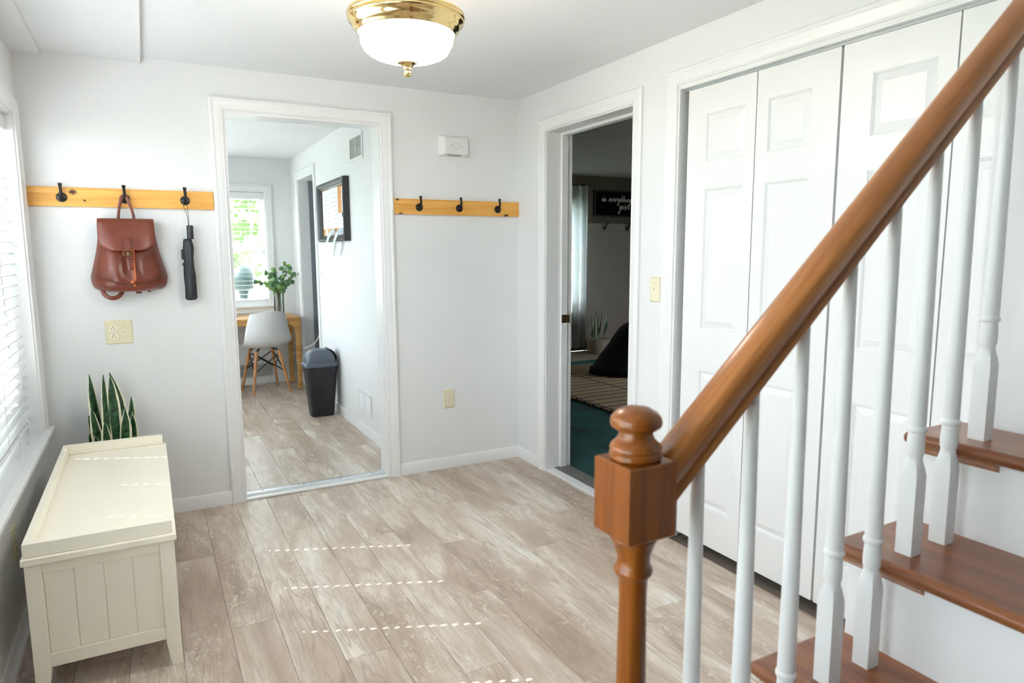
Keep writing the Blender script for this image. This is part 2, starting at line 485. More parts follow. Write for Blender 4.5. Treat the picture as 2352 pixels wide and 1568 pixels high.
o = MB().box(.10, -2.99, 0, .17, -1.44, 2.2).build('wall_closet_shade', plain('closet_shade_paint', (.10, .10, .10), .8), smooth=False)  # dark-painted sheet standing in for the shade inside the closet
tag(o, 'plate painted dark for closet shade behind the bifold doors', 'wall', kind='structure')
o = MB().box(XL-.14, -6.72, H, .5, 0.13, H+.1).build('ceiling', CEIL, smooth=False)
tag(o, 'smooth white ceiling of the entry hall', 'ceiling', kind='structure')
o = MB().box(XL, -4.75, H-.022, -2.035, 0, H).build('ceiling_soffit', CEIL, smooth=False)
tag(o, 'shallow white dropped soffit above the window wall', 'ceiling', kind='structure')
o = MB().box(XL, -4.75, H-.040, -2.43, 0, H-.022).build('ceiling_cove', CEIL, smooth=False)
tag(o, 'narrow white ceiling step along the window wall', 'ceiling', kind='structure')
# office shell
wall('wall_office_right', OFR, (.13, 3.6), (0, 2.34), [(2.403, 3.117, -1, 2.03)], .12, 'white office wall with the bulletin board')
wall('wall_office_far', OFF, (XL-.14, XO+.12), (0, 2.34), [WF], .14, 'white office wall around the bright far window')
o = MB().box(XL-.14, .13, H+.01, XO+.8, 3.6, H+.1).build('ceiling_office', CEIL, smooth=False)
tag(o, 'white office ceiling seen through the doorway', 'ceiling', kind='structure')
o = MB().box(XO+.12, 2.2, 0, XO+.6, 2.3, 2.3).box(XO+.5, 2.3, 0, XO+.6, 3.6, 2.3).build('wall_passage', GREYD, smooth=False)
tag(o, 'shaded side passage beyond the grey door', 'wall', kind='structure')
# lounge shell
wall('wall_lounge_far', LNG, (.17, 5.0), (0, 2.42), [WLN], .14, 'taupe lounge wall above a grey wainscot', TAUPE)
LSD = lambda u, z, h: (5.0-h, u, z)
WLS = (-.9, 1.2, .55, 2.0)
o = MB().plate(LSD, (-1.9, 3.89), (0, 2.42), [WLS], -.12, 0).build('wall_lounge_side', TAUPE, smooth=False)
tag(o, 'taupe side wall of the dark lounge', 'wall', kind='structure')
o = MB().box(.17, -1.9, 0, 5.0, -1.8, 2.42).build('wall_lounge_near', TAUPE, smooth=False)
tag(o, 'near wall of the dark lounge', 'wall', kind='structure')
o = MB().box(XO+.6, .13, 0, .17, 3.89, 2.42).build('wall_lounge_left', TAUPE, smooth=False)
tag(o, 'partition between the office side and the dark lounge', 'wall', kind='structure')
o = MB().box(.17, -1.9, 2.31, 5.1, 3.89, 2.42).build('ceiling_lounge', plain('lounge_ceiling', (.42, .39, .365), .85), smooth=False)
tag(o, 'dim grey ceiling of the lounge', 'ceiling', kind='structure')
o = MB().box(.13, -1.8, -.05, 5.0, 3.05, -.004).build('floor_lounge', TEAL, smooth=False)
tag(o, 'dark teal carpet floor of the lounge', 'floor', kind='structure')
o = MB().box(.17, 3.05, -.05, 5.0, 3.75, -.003).build('floor_lounge_edge', BEIGEF, smooth=False)
tag(o, 'tan wooden floor strip along the lounge wall', 'floor', kind='structure')

# floor planks -------------------------------------------------------------
floor = MB().box(XL-.1, -6.6, -.05, .13, .0, -.005).build('floor', SUBF, smooth=False)
tag(floor, 'grey-beige wood plank floor of the entry hall', 'floor', kind='structure')
floor2 = MB().box(XL-.1, .0, -.05, XO+.5, 3.5, -.005).build('floor_office', SUBF, smooth=False)
tag(floor2, 'grey-beige wood plank floor of the office', 'floor', kind='structure')
PW, PL = .1567, 1.172
ROWOFF = {0: -.64, 1: -.145, 2: -1.017, 3: -.527, 4: -.075, 5: -.782, 6: -.325, 7: -1.02, 8: -.563, 9: -.085, 10: -.761}
_pm = {}
def plank(x0, y0, w, l, parent):
    key = (round(w, 3), round(l, 3))
    if key not in _pm:
        g = .0005; c = .0008
        me = bpy.data.meshes.new('plank')
        a = [(g, g, -.005), (w-g, g, -.005), (w-g, l-g, -.005), (g, l-g, -.005)]
        b = [(x, y, -c) for x, y, z in a]
        d = [(g+c, g+c, 0), (w-g-c, g+c, 0), (w-g-c, l-g-c, 0), (g+c, l-g-c, 0)]
        fs = [(8, 9, 10, 11)] + [(i, (i+1) % 4, 4+(i+1) % 4, 4+i) for i in range(4)] + [(4+i, 4+(i+1) % 4, 8+(i+1) % 4, 8+i) for i in range(4)]
        me.from_pydata(a+b+d, [], fs); me.materials.append(PLANK); _pm[key] = me
    ob = bpy.data.objects.new('plank', _pm[key]); COL.objects.link(ob)
    ob.parent = parent; p = POS[parent.name]
    ob.location = (x0-p[0], y0-p[1], 0-p[2])
def lay(parent, xa, xb, ya, yb, offs):
    r = math.floor((xa+2.05)/PW)
    while True:
        x0 = -2.05+r*PW; x1 = x0+PW
        if x0 >= xb: break
        x0c, x1c = max(x0, xa), min(x1, xb)
        y = offs(r); y -= math.ceil((y-ya)/PL)*PL
        while y < yb:
            a, b = max(y, ya), min(y+PL, yb)
            if b-a > .02 and x1c-x0c > .012: plank(x0c, a, x1c-x0c, b-a, parent)
            y += PL
        r += 1
lay(floor, XL, .0, -4.75, .0, lambda r: ROWOFF.get(r, (r*.437) % 1.0*-PL))
lay(floor2, XL, XO, .0, YO, lambda r: (r*.62+.3) % 1.0*PL)

# casings, jambs, baseboards -------------------------------------------------
CAS = [(0, 0), (0, .010), (.004, .0125), (.009, .0105), (.013, .0125), (.020, .0125), (.024, .0145), (.044, .0165), (.048, .0195), (.058, .0195), (.063, .015), (.066, .013), (.066, 0)]
def trim(name, mb, label, mat=TRIM, parent=None, cat='trim'):
    o = mb.build(name, mat, parent, ang=30)
    if parent is None: tag(o, label, cat, kind='structure')
    return o
trim('trim_1', MB().sweep(BACK, DB[0], DB[1], 0, DB[2], CAS), 'white moulded casing around the office doorway')
trim('trim_2', MB().sweep(BACK, DB[0], DB[1], 0, DB[2], [(0, .002), (-.012, .002), (-.012, -.128), (0, -.128)]), 'white jamb lining of the office doorway')
trim('trim_3', MB().sweep(RIGHT, DR[0], DR[1], 0, DR[2], CAS), 'white moulded casing around the dark lounge doorway')
trim('trim_4', MB().sweep(RIGHT, DR[0], DR[1], 0, DR[2], [(0, .001), (-.006, .001), (-.006, -.097), (-.019, -.100), (-.019, -.140), (-.006, -.143), (-.006, -.176), (0, -.176)]), 'white jamb and door stop of the lounge doorway')
trim('trim_5', MB().sweep(RIGHT, CL[0], CL[1], 0, CL[2], CAS, 'R'), 'white moulded casing around the closet doors')
trim('trim_6', MB().sweep(RIGHT, CL[0], CL[1], 0, CL[2], [(0, .001), (-.010, .001), (-.010, -.055), (0, -.055)], 'R'), 'white jamb lining of the closet opening')
BBP = lambda t=.012: [(0, 0), (t, 0), (t, .056), (t*.55, .068), (0, .071)]
def baseboard(name, fn, a, b, label, z=0):
    p = BBP()
    rings = [[fn(u, zz, h) for (h, zz) in p] for u in (a, b)]
    trim(name, MB().loft(rings), label, cat='baseboard')
baseboard('baseboard_back_left', BACK, XL, DB[0]-.066, 'white baseboard between the bench and the office doorway')
baseboard('baseboard_back_right', BACK, DB[1]+.066, 0, 'white baseboard under the wall outlet')
baseboard('baseboard_right_far', RIGHT, DR[1]+.066, 0, 'short white baseboard between corner and lounge doorway')
baseboard('baseboard_right_middle', RIGHT, CL[1]+.066, DR[0]-.066, 'short white baseboard beneath the light switch')
baseboard('baseboard_left', LEFT, -4.75, 0, 'white baseboard under the window stool')
baseboard('baseboard_office_right', OFR, .13, 2.33, 'white baseboard beside the black wastebasket')
baseboard('baseboard_office_far', OFF, XL, XO, 'white baseboard under the office desk')
# thresholds
th = MB().box(DB[0], -.004, 0, DB[1], .13, .010).build('trim_7', TRIM, bevel=.003)
tag(th, 'white wooden threshold of the office doorway', 'threshold', kind='structure')
bar = MB().prism([(.035, .010), (.043, .016), (.075, .018), (.107, .016), (.115, .010)], 'x', DB[0]+.012, DB[1]-.012).build('threshold_bar', STEEL, th)
for sx in (-1.58, -1.36, -1.15, -.96):
    MB().lathe([(.0045, 0), (.004, .0012), (0, .0014)], (sx, .075, .0178), 10).build('screw', BLACKM, bar)
th = MB().box(-.002, DR[0], 0, .062, DR[1], .010).build('trim_8', TRIM, bevel=.003)
tag(th, 'white wooden threshold of the lounge doorway', 'threshold', kind='structure')
MB().prism([(.062, 0), (.062, .012), (.10, .014), (.165, .012), (.176, 0)], 'y', DR[0], DR[1]).build('threshold_bar', plain('worn_metal', (.20, .19, .18), .5, .4), th)
# strike plate on the latch side jamb
o = MB().box(.10, DR[1]-.0195, .905, .158, DR[1]-.017, .955).build('strike_plate', BRASSD, bevel=.001)
tag(o, 'small brass strike plate on the lounge door jamb', 'strike plate')

# ------------------------------------------------------------------ windows and blinds
def window(name, fn, rect, label, mid=True, depth=.14, stool=.035, group=None, casing=True):
    u0, u1, z0, z1 = rect
    base = fn((u0+u1)/2, z0, 0)
    w = thing(name, label, 'window', base, kind='structure')
    if casing:
        if stool: MB().sweep(fn, u0, u1, z0, z1, CAS).build('casing', TRIM, w, ang=30)
        else: MB().sweep(fn, u0, u1, z0, z1, CAS, 'O').build('casing', TRIM, w, ang=30)
    # lining of the opening
    MB().sweep(fn, u0, u1, z0, z1, [(0, .001), (-.008, .001), (-.008, -depth), (0, -depth)]).build('jamb', TRIM, w, ang=30)
    if stool:
        MB().plate(fn, (u0-.1, u1+.1), (z0-.022, z0), [], 0, stool).build('stool', TRIM, w, bevel=.004)
        MB().plate(fn, (u0, u1), (z0-.002, z0+.001), [], -depth, .002).build('sill', TRIM, w)
        MB().plate(fn, (u0-.066, u1+.066), (z0-.075, z0-.022), [], 0, .013).build('apron', TRIM, w, bevel=.003)
    zm = (z0+z1)/2
    fr = [(0, -depth+.05), (-.035, -depth+.05), (-.035, -depth+.015), (0, -depth+.015)]
    MB().sweep(fn, u0+.008, u1-.008, z0+.002, z1-.008, fr, 'O').build('sash_frame', TRIM, w, ang=30)
    if mid: MB().plate(fn, (u0+.03, u1-.03), (zm-.022, zm+.022), [], -depth+.016, -depth+.052).build('meeting_rail', TRIM, w)
    MB().plate(fn, (u0+.03, u1-.03), (z0+.03, z1-.03), [], -depth+.03, -depth+.034).build('pane', GLASS, w)
    return w
def blind(fn, rect, ladders, label, z_bot, group, pitch=.0455, hc=-.062, tilt=2.0, valance=True, inset=.012):
    u0, u1, z0, z1 = rect; u0 += inset; u1 -= inset
    b = thing('window_blind', label, 'blind', fn((u0+u1)/2, z_bot-.012, hc), group=group)
    MB().plate(fn, (u0, u1), (z1-.052, z1-.012), [], hc-.028, hc+.026).build('headrail', SLATM, b, bevel=.003)
    if valance: MB().plate(fn, (u0-.004, u1+.004), (z1-.075, z1-.010), [], hc+.027, hc+.034).build('valance', SLATM, b, bevel=.003)
    hw = .025; tl = math.tan(R(tilt))
    sl = lambda u, w, h: fn(u, z_bot+.02+h+w*tl, hc+w)
    holes = [(l-.0032, l+.0032, -.0085, .0085) for l in ladders if u0+.02 < l < u1-.02]
    first = MB().plate(sl, (u0, u1), (-hw, hw), holes, -.0014, .0014).build('slat', SLATM, b, smooth=False)
    n = int((z1-.08-z_bot-.02)/pitch)
    for k in range(1, n+1):
        c = dup(first, b); c.location = (0, 0, k*pitch)
    MB().plate(lambda u, w, h: fn(u, z_bot+h, hc+w), (u0, u1), (-hw, hw), [], -.010, .010).build('bottom_rail', SLATM, b, bevel=.004)
    for l in ladders:
        if not (u0+.02 < l < u1-.02): continue
        for d in (-hw-.002, hw+.002):
            p0 = fn(l, z_bot, hc+d); p1 = fn(l, z1-.05, hc+d)
            MB().tube([p0, p1], .0012, 5).build('ladder_cord', CORDM, b)
    return b
LAD = (-.31, -.70, -1.06, -1.43, -1.80)
window('window_1', LEFT, WA, 'bright white-framed window over the cream bench', mid=False)
blind(LEFT, WA, LAD, 'white slatted blind hanging in the window over the bench', .585, 'white slatted blinds')
window('window_2', LEFT, WB, 'white-framed window nearest the stair foot')
blind(LEFT, WB, (-2.3, -2.68, -3.05, -3.42), 'white slatted blind in the window nearest the stair foot', .585, 'white slatted blinds')
window('window_3', LEFT, WC, 'white-framed side window of the office')
blind(LEFT, WC, (1.60, 1.95, 2.32), 'white slatted blind in the office side window', .585, 'white slatted blinds')
window('window_4', OFF, WF, 'bright office window behind the desk with trees beyond', stool=.03)
blind(OFF, WF, (-2.25, -1.98, -1.70, -1.40, -1.12), 'white slatted blind in the window behind the desk', .845, 'white slatted blinds', pitch=.045)
window('window_5', LNG, WLN, 'curtained lounge window glowing behind the sheer drape', stool=0, casing=False)
portal((XL-.16, -1.04, 1.23), (0, R(-90), 0), 1.4, 1.82)
portal((XL-.16, -2.935, 1.23), (0, R(-90), 0), 1.4, 1.63)
portal((XL-.16, 2.0, 1.24), (0, R(-90), 0), 1.42, 1.7)
portal((-1.69, YO+.16, 1.37), (R(-90), 0, 0), 1.42, 1.15)
window('fill_window', LSD, WLS, 'added unseen window that brightens the dark lounge', depth=.12)  # unseen opening added to let more daylight into the lounge
portal((5.14, .15, 1.275), (0, R(90), 0), 1.45, 2.1)
portal((2.495, YD+.16, 1.315), (R(-90), 0, 0), 1.09, 1.27)
# pull cords with tassels at the near lower corner of blind A
for (u, zz, lab) in ((-.33, .60, 'white looped blind cord hanging over the window stool'), (-.56, .585, 'second white looped blind cord, lying on the window stool')):
    pts = catmull([(XL-.03, u, zz+.035), (XL-.018, u-.015, zz+.022), (XL-.012, u-.04, zz-.01), (XL-.018, u-.05, .545), (XL-.03, u-.03, .537)], 5)
    o = MB().tube(pts, .0022, 6).build('blind_cord', CORDM); tag(o, lab, 'cord')

# ------------------------------------------------------------------ closet bifold doors
cl = thing('door_1', 'white four-leaf bifold closet doors with raised panels', 'door', (.04, -2.22, 0), kind='structure')
edges = [(-1.494, -1.866), (-1.869, -2.223), (-2.231, -2.603), (-2.606, -2.968)]
XF = .02
for k, (a, b) in enumerate(edges):
    y1, y0 = a, b
    wide_left = (k % 2 == 0)
    pl, pr_ = (.108, .052) if wide_left else (.052, .105)
    pa, pb = y1-pl, y0+pr_                       # panel from pa (far) to pb (near)
    zt, zb = 2.008, .042
    zs = [(1.900, 1.697), (1.592, 1.000), (.818, .215)]
    fn = lambda u, z, h: (XF-h, u, z)
    leaf = MB().plate(fn, (y0+.001, y1-.001), (zb, zt), [(pb, pa, z2, z1) for (z1, z2) in zs], -.033, 0).build('leaf', DOORP, cl, smooth=False)
    for (z1, z2) in zs:
        rings = []
        for (ins, h) in [(0, 0), (.003, -.0005), (.005, -.004), (.0075, -.003), (.0095, -.007), (.012, -.009), (.034, -.0015), (.036, -.0005)]:
            rings.append([fn(pb+ins, z2+ins, h), fn(pa-ins, z2+ins, h), fn(pa-ins, z1-ins, h), fn(pb+ins, z1-ins, h)])
        mbp = MB().loft(rings, cap=False); mbp.f.append((28, 29, 30, 31)); mbp.build('panel', DOORP, leaf, smooth=False)
MB().box(.0, CL[0]+.02, 2.020, .045, CL[1]-.012, 2.027).build('head_strip', TRIM, cl)
MB().plate(lambda u, z, h: (.022+h, u, z), (CL[0]+.02, CL[1]-.012), (2.010, 2.020), [], 0, .03).build('track', TRACK, cl)
for yy in (-1.52, -2.20, -2.26):
    MB().lathe([(.004, 0), (.004, .014)], (.03, yy, 2.004), 8).build('pivot_pin', STEEL, cl)

# ------------------------------------------------------------------ coat rails
def hook(parent, x, z):
    pts = catmull([(x, -.024, z-.012), (x, -.033, z-.002), (x+.001, -.046, z+.016), (x+.001, -.050, z+.034), (x, -.046, z+.050), (x, -.050, z+.061)], 4)
    h = MB().tube(pts, [.0078]*4+[.0066]*(len(pts)-8)+[.0084]*4, 8, flat=(1.0, .75), up=(0, -1, 0)).build('hook', BLACKM, parent)
    rings = [[(x+r*math.cos(2*math.pi*i/20), y, z+r*math.sin(2*math.pi*i/20)) for i in range(20)] for (r, y) in ((.022, -.0192), (.022, -.022), (.0205, -.0235), (.014, -.024), (.008, -.027))]
    MB().loft(rings).build('backplate', BLACKM, h)
    for s in (-1, 1):
        rings = [[(x+s*.0145+r*math.cos(2*math.pi*i/8), y, z+r*math.sin(2*math.pi*i/8)) for i in range(8)] for (r, y) in ((.0028, -.0238), (.0026, -.0252), (.001, -.0256))]
        MB().loft(rings).build('screw', COPPER, h)
    return h
PINE1 = m_pine('knotty_pine_a', [(-.205, .066, .021), (-.16, .028, .008)])
PINE2 = m_pine('knotty_pine_b', [(-.385, .082, .012), (-.368, .002, .014), (.312, .0, .021), (.318, .004, .012)])
def rail(label, x0, x1, hooks, mat, kx):
    t = thing('coat_rail', label, 'coat rail', ((x0+x1)/2, -.0095, 1.5475), group='pine coat rails on the back wall')
    MB().box(x0, -.019, 1.5475, x1, -.0003, 1.6345).build('board', mat, t, bevel=.0015)
    for x in hooks: hook(t, x, 1.588)
    return t
r1 = rail('knotty pine coat rail holding the leather backpack and umbrella', XL+.001, DB[0]-.067, (-2.396, -2.144, -1.884), PINE1, 0)
# knot coordinates are local to the rail, so shift the pattern through the object's own origin
r2 = rail('empty pine coat rail between office doorway and corner', DB[1]+.067, -.001, (-.659, -.407, -.150), PINE2, 0)

# ------------------------------------------------------------------ leather backpack
bx = -2.146
bag = thing('leather_backpack', 'glossy brown leather backpack with flap and brass buckle hanging on coat rail', 'backpack', (bx, -.075, 1.15))
HW = [(1.152, .10), (1.158, .132), (1.170, .150), (1.19, .159), (1.22, .162), (1.25, .155), (1.30, .142), (1.35, .130), (1.40, .122), (1.45, .117), (1.484, .114)]
FY = [(1.152, -.105), (1.17, -.130), (1.20, -.140), (1.25, -.132), (1.30, -.120), (1.36, -.098), (1.42, -.078), (1.484, -.048)]
def bag_front(x, z):
    """y of the body front at (x,z)"""
    s = min(1, abs(x-bx)/interp(HW, z)); f = interp(FY, z)
    p = 0
    if z < 1.36:
        k = min(1, (1.36-z)/.08)*min(1, max(0, (z-1.185)/.05))
        p = .0045*k*math.cos((x-bx)*70+.6) + .004*k*math.cos((x-bx)*38)
    return f*(1-s**3.2*.72)+p
rings = []
zs = [1.152, 1.158, 1.170, 1.185, 1.20, 1.22, 1.24, 1.26, 1.28, 1.30, 1.32, 1.34, 1.36, 1.39, 1.42, 1.45, 1.475, 1.484]
for z in zs:
    w = interp(HW, z); ring = []
    for i in range(33):
        s = math.cos(math.pi*i/32); ring.append((bx+w*s, bag_front(bx+w*s, z), z-.004*(1-abs(s))*0))
    for i in range(9):
        s = -1+2*i/8; ring.append((bx+w*s*.96, -.027, z))
    rings.append(ring)
body = MB().loft(rings).build('body', LEATHER, bag, ang=60)
def flap(u, v):
    tab = [(0, (1.470, -.026, .115)), (.12, (1.492, -.034, .117)), (.22, (1.494, -.056, .117)), (.34, (1.480, -.078, .118)), (.5, (1.446, -.094, .119)),
           (.68, (1.408, -.107, .119)), (.84, (1.372, -.117, .114)), (.94, (1.352, -.122, .102)), (1, (1.343, -.125, .084))]
    z = interp([(a, b[0]) for a, b in tab], v); y = interp([(a, b[1]) for a, b in tab], v); w = interp([(a, b[2]) for a, b in tab], v)
    s = 2*u-1
    wob = .0025*math.sin(u*7+v*3)*v
    return (bx+w*s, y-.004+.020*s**4*min(1, v*2)+wob, z+.006*(abs(s)**3)*(v > .9))
MB().grid(flap, 20, 22).build('flap', LEATHER, bag, solid=.004, sub=1)
def strip(pts, w, th, name, mat, parent, up=(0, -1, 0)):
    return MB().tube(catmull(pts, 5), w/2, 8, flat=(1.0, th/w), up=up).build(name, mat, parent)
tab = strip([(bx+.001, -.127, 1.402), (bx+.001, -.134, 1.385), (bx+.001, -.142, 1.36), (bx+.001, -.149, 1.343), (bx+.001, -.154, 1.33)], .024, .004, 'strap_tab', LEATHER, bag)
ton = strip([(bx+.002, -.154, 1.333), (bx+.004, -.160, 1.31), (bx+.005, -.164, 1.285), (bx+.006, -.166, 1.262), (bx+.006, -.165, 1.255)], .021, .004, 'strap_tongue', LEATHER, bag)
loop = [(bx+dx, -.163, 1.331+dz) for dx, dz in rrect(.033, .021, .005, 3)]; loop.append(loop[0])
bk = MB().tube(loop, .0030, 6, up=(0, -1, 0)).build('buckle', BRASS, bag)
MB().tube([(bx+.001, -.163, 1.338), (bx+.001, -.164, 1.322)], .0015, 6).build('prong', BRASS, bk)
kp = [(bx+.004+dx, -.163+dy, 1.309) for dx, dy in rrect(.027, .008, .003, 2)]; kp.append(kp[0])
MB().tube(kp, .003, 6).build('keeper', LEATHER, bag)
for dx in (.0175, .0245):
    MB().tube(catmull([(bx+dx, -.132, 1.352), (bx+dx, -.152, 1.31), (bx+dx, -.161, 1.26), (bx+dx+.001, -.166, 1.205)], 4), .0026, 6).build('drawstring', TANL, bag)
for (dx, dz, r) in ((.012, 1.199, .0095), (.021, 1.205, .008), (.020, 1.183, .006)):
    MB().lathe([(0, -r), (r*.8, -r*.6), (r, 0), (r*.75, r*.65), (0, r)], (bx+dx, -.155, dz), 10).build('knot', TANL, bag)
MB().tube(catmull([(bx-.150, -.085, 1.238), (bx-.10, -.127, 1.212), (bx-.03, -.145, 1.190), (bx+.04, -.147, 1.188), (bx+.10, -.130, 1.206), (bx+.150, -.088, 1.238)], 6), .0016, 5).build('seam', plain('dark_stitch', (.05, .02, .012), .6), bag)
strip([(bx-.030, -.040, 1.482), (bx-.029, -.043, 1.51), (bx-.022, -.043, 1.55), (bx-.012, -.042, 1.585), (bx-.003, -.041, 1.602), (bx+.006, -.041, 1.602), (bx+.014, -.042, 1.585), (bx+.026, -.043, 1.545), (bx+.033, -.043, 1.51), (bx+.034, -.040, 1.482)], .014, .004, 'handle', LEATHER, bag, up=(0, -1, 0))
strip([(bx-.120, -.05, 1.170), (bx-.113, -.06, 1.145), (bx-.098, -.065, 1.128), (bx-.078, -.066, 1.121), (bx-.056, -.064, 1.127), (bx-.040, -.06, 1.145), (bx-.034, -.05, 1.170)], .020, .004, 'shoulder_strap', LEATHER, bag, up=(0, -1, 0))
MB().box(bx+.020, -.075, 1.140, bx+.044, -.065, 1.165).build('strap_end', LEATHER, bag, bevel=.002)
MB().box(bx+.070, -.075, 1.146, bx+.084, -.065, 1.168).build('strap_end', LEATHER, bag, bevel=.002)

# ------------------------------------------------------------------ folded umbrella
um = thing('folded_umbrella', 'black folded umbrella hanging by its cord from the coat rail', 'umbrella', (-1.884, -.045, 1.098))
ux, uy = -1.876, -.046
MB().lathe([(.0, 0), (.0150, .001), (.0152, .06), (.0135, .068), (0, .069)], (ux+.004, uy, 1.399), 20).build('handle', BLACKP, um)
def fold(a, z): return .10*math.sin(5*a+z*30)+.05*math.sin(11*a-z*17)
prof = [(0, 0), (.020, .002), (.0255, .012), (.0262, .06), (.0255, .12), (.0235, .17), (.0215, .205), (.0225, .235), (.0230, .26), (.0195, .29), (.0160, .302), (0, .304)]
MB().lathe(prof, (ux-.010, uy, 1.098), 40, fold).build('cloth', UMBF, um, ang=70)
MB().tube(catmull([(-1.884-.004, -.046, 1.600), (-1.884-.010, -.048, 1.56), (ux-.004, -.048, 1.51), (ux-.002, uy, 1.466)], 4), .0013, 5).build('cord', BLACKP, um)
MB().tube(catmull([(-1.884+.004, -.046, 1.600), (-1.884+.006, -.050, 1.56), (ux+.001, -.050, 1.51), (ux+.001, uy, 1.466)], 4), .0013, 5).build('cord', BLACKP, um)
MB().box(ux-.040, uy-.006, 1.27, ux-.030, uy+.006, 1.283).build('tie_strap', BLACKP, um, bevel=.001)
MB().box(ux-.042, uy-.003, 1.30, ux-.028, uy+.003, 1.35).build('loose_fold', UMBF, um, bevel=.002)

# ------------------------------------------------------------------ switches and outlets
def gang(name, label, fn, u, z, kinds, cat, mat=ALMOND):
    """cover plate with duplex outlets ('o') and toggle switches ('s')"""
    n = len(kinds); w = .070+.046*(n-1); hgt = .1145
    t = thing(name, label, cat, fn(u, z-hgt/2, 0))
    rings = [[fn(u+sx*(w/2-i), z+sz*(hgt/2-i), h) for (sx, sz) in ((-1, -1), (1, -1), (1, 1), (-1, 1))] for (i, h) in ((0, 0), (0, .003), (.004, .0055))]
    MB().loft(rings).build('cover_plate', mat, t, smooth=False)
    for k, kd in enumerate(kinds):
        cu = u+(k-(n-1)/2)*.046
        if kd == 'o':
            for s in (-1, 1):
                zc = z+s*.0195
                out = [(max(-.0165, min(.0165, .0172*math.cos(a))), .0142*math.sin(a)) for a in [2*math.pi*i/20 for i in range(20)]]
                so = MB().loft([[fn(cu+p[0], zc+p[1], h) for p in out] for h in (.004, .0068)]).build('socket', IVORY, t)
                for dx, w2, h2 in ((-.0062, .0024, .0085), (.0062, .0024, .007)):
                    MB().plate(fn, (cu+dx-w2/2, cu+dx+w2/2), (zc-.0065, zc-.0065+h2), [], .0065, .0071).build('slot', DARK, so)
                MB().loft([[fn(cu+.0026*math.cos(2*math.pi*i/10), zc+.0072+.0026*math.sin(2*math.pi*i/10), h) for i in range(10)] for h in (.0065, .0071)]).build('slot', DARK, so)
            scr = (0,)
        else:
            MB().plate(fn, (cu-.0052, cu+.0052), (z-.012, z+.012), [], .005, .0062).build('toggle_surround', IVORY, t)
            rings = [[fn(cu-.0032, z-.006, .006), fn(cu+.0032, z-.006, .006), fn(cu+.0032, z+.006, .006), fn(cu-.0032, z+.006, .006)],
                     [fn(cu-.0028, z+.002, .017), fn(cu+.0028, z+.002, .017), fn(cu+.0028, z+.009, .016), fn(cu-.0028, z+.009, .016)]]
            MB().loft(rings).build('toggle', IVORY, t, smooth=False)
            scr = (-.030, .030)
        for dz in scr:
            MB().loft([[fn(cu+.0028*math.cos(2*math.pi*i/10), z+dz+.0028*math.sin(2*math.pi*i/10), h) for i in range(10)] for h in (.005, .0064)]).build('screw', BRASSD if dz > 0 else STEEL, t)
    return t
gang('outlet_switch_plate', 'almond double plate with two sockets and toggle beneath the backpack', BACK, -2.212, .953, 'os', 'outlet')
gang('wall_outlet', 'almond duplex outlet low on the back wall near the corner', BACK, -.488, .437, 'o', 'outlet')
gang('light_switch', 'almond toggle light switch between lounge doorway and closet', RIGHT, -1.330, 1.156, 's', 'switch')
gang('side_outlet', 'almond outlet plate under the window stool behind the bench', LEFT, -1.02, .345, 'o', 'outlet')
gang('office_switch', 'pale toggle switch beside the grey office door', OFR, 2.20, 1.145, 's', 'switch', IVORY)

# ------------------------------------------------------------------ door chime box
ch = thing('door_chime', 'white boxy door chime with diamond emblem high on the back wall', 'door chime', (-.43, 0, 1.885))
r_ = lambda x0, x1, z0, z1, h: [BACK(x0, z0, h), BACK(x1, z0, h), BACK(x1, z1, h), BACK(x0, z1, h)]
MB().loft([r_(-.528, -.338, 1.886, 2.008, 0), r_(-.526, -.340, 1.888, 2.006, .006), r_(-.503, -.358, 1.898, 1.992, .05)]).build('case', WHITEP, ch, smooth=False, bevel=.001)
MB().loft([r_(-.496, -.366, 1.905, 1.985, .0495), r_(-.494, -.368, 1.907, 1.983, .0525)]).build('front_panel', WHITEP, ch, smooth=False)
cx, cz = -.431, 1.945
dm = [BACK(cx-.034, cz, .0535), BACK(cx, cz+.021, .0535), BACK(cx+.034, cz, .0535), BACK(cx, cz-.021, .0535)]
MB().tube(dm+[dm[0]], .0011, 5, up=(0, 1, 0)).build('emblem', plain('emblem_grey', (.55, .55, .54), .5), ch)
gl = lambda u, h, k: (u, -(.014+h*.026), 1.8885+.0068*h*1.0+ .0 - .0012*k)
MB().plate(gl, (-.478, -.398), (.1, .95), [], -1.5, .6).build('grille', plain('grille_grey', (.42, .43, .41), .6), ch)

# ------------------------------------------------------------------ cream storage bench
be = thing('storage_bench', 'cream painted storage bench with tray-edged top under the window', 'bench', (-2.25, -.885, 0))
x0, x1, y0, y1 = -2.450, -2.054, -1.458, -.305
MB().box(-2.456, -1.474, .4285, -2.047, -.288, .4505).build('lid', CREAM, be, bevel=.004)
MB().box(-2.450, -1.464, .4505, -2.057, -1.444, .494).build('tray_edge', CREAM, be, bevel=.003)
MB().box(-2.450, -.312, .4505, -2.060, -.292, .494).build('tray_edge', CREAM, be, bevel=.003)
MB().box(-2.450, -1.444, .4505, -2.430, -.312, .494).build('tray_edge', CREAM, be, bevel=.003)
for (lx, sx) in ((x0, 1), (x1, -1)):
    for (ly, sy) in ((y0, 1), (y1, -1)):
        w = .043; ti = .013
        sec = lambda z, a: [(lx, ly, z), (lx+sx*(w-a), ly, z), (lx+sx*(w-a), ly+sy*(w-a), z), (lx, ly+sy*(w-a), z)]
        MB().loft([sec(0, ti), sec(.085, 0), sec(.4285, 0)]).build('leg', CREAM, be, smooth=False, bevel=.0015)
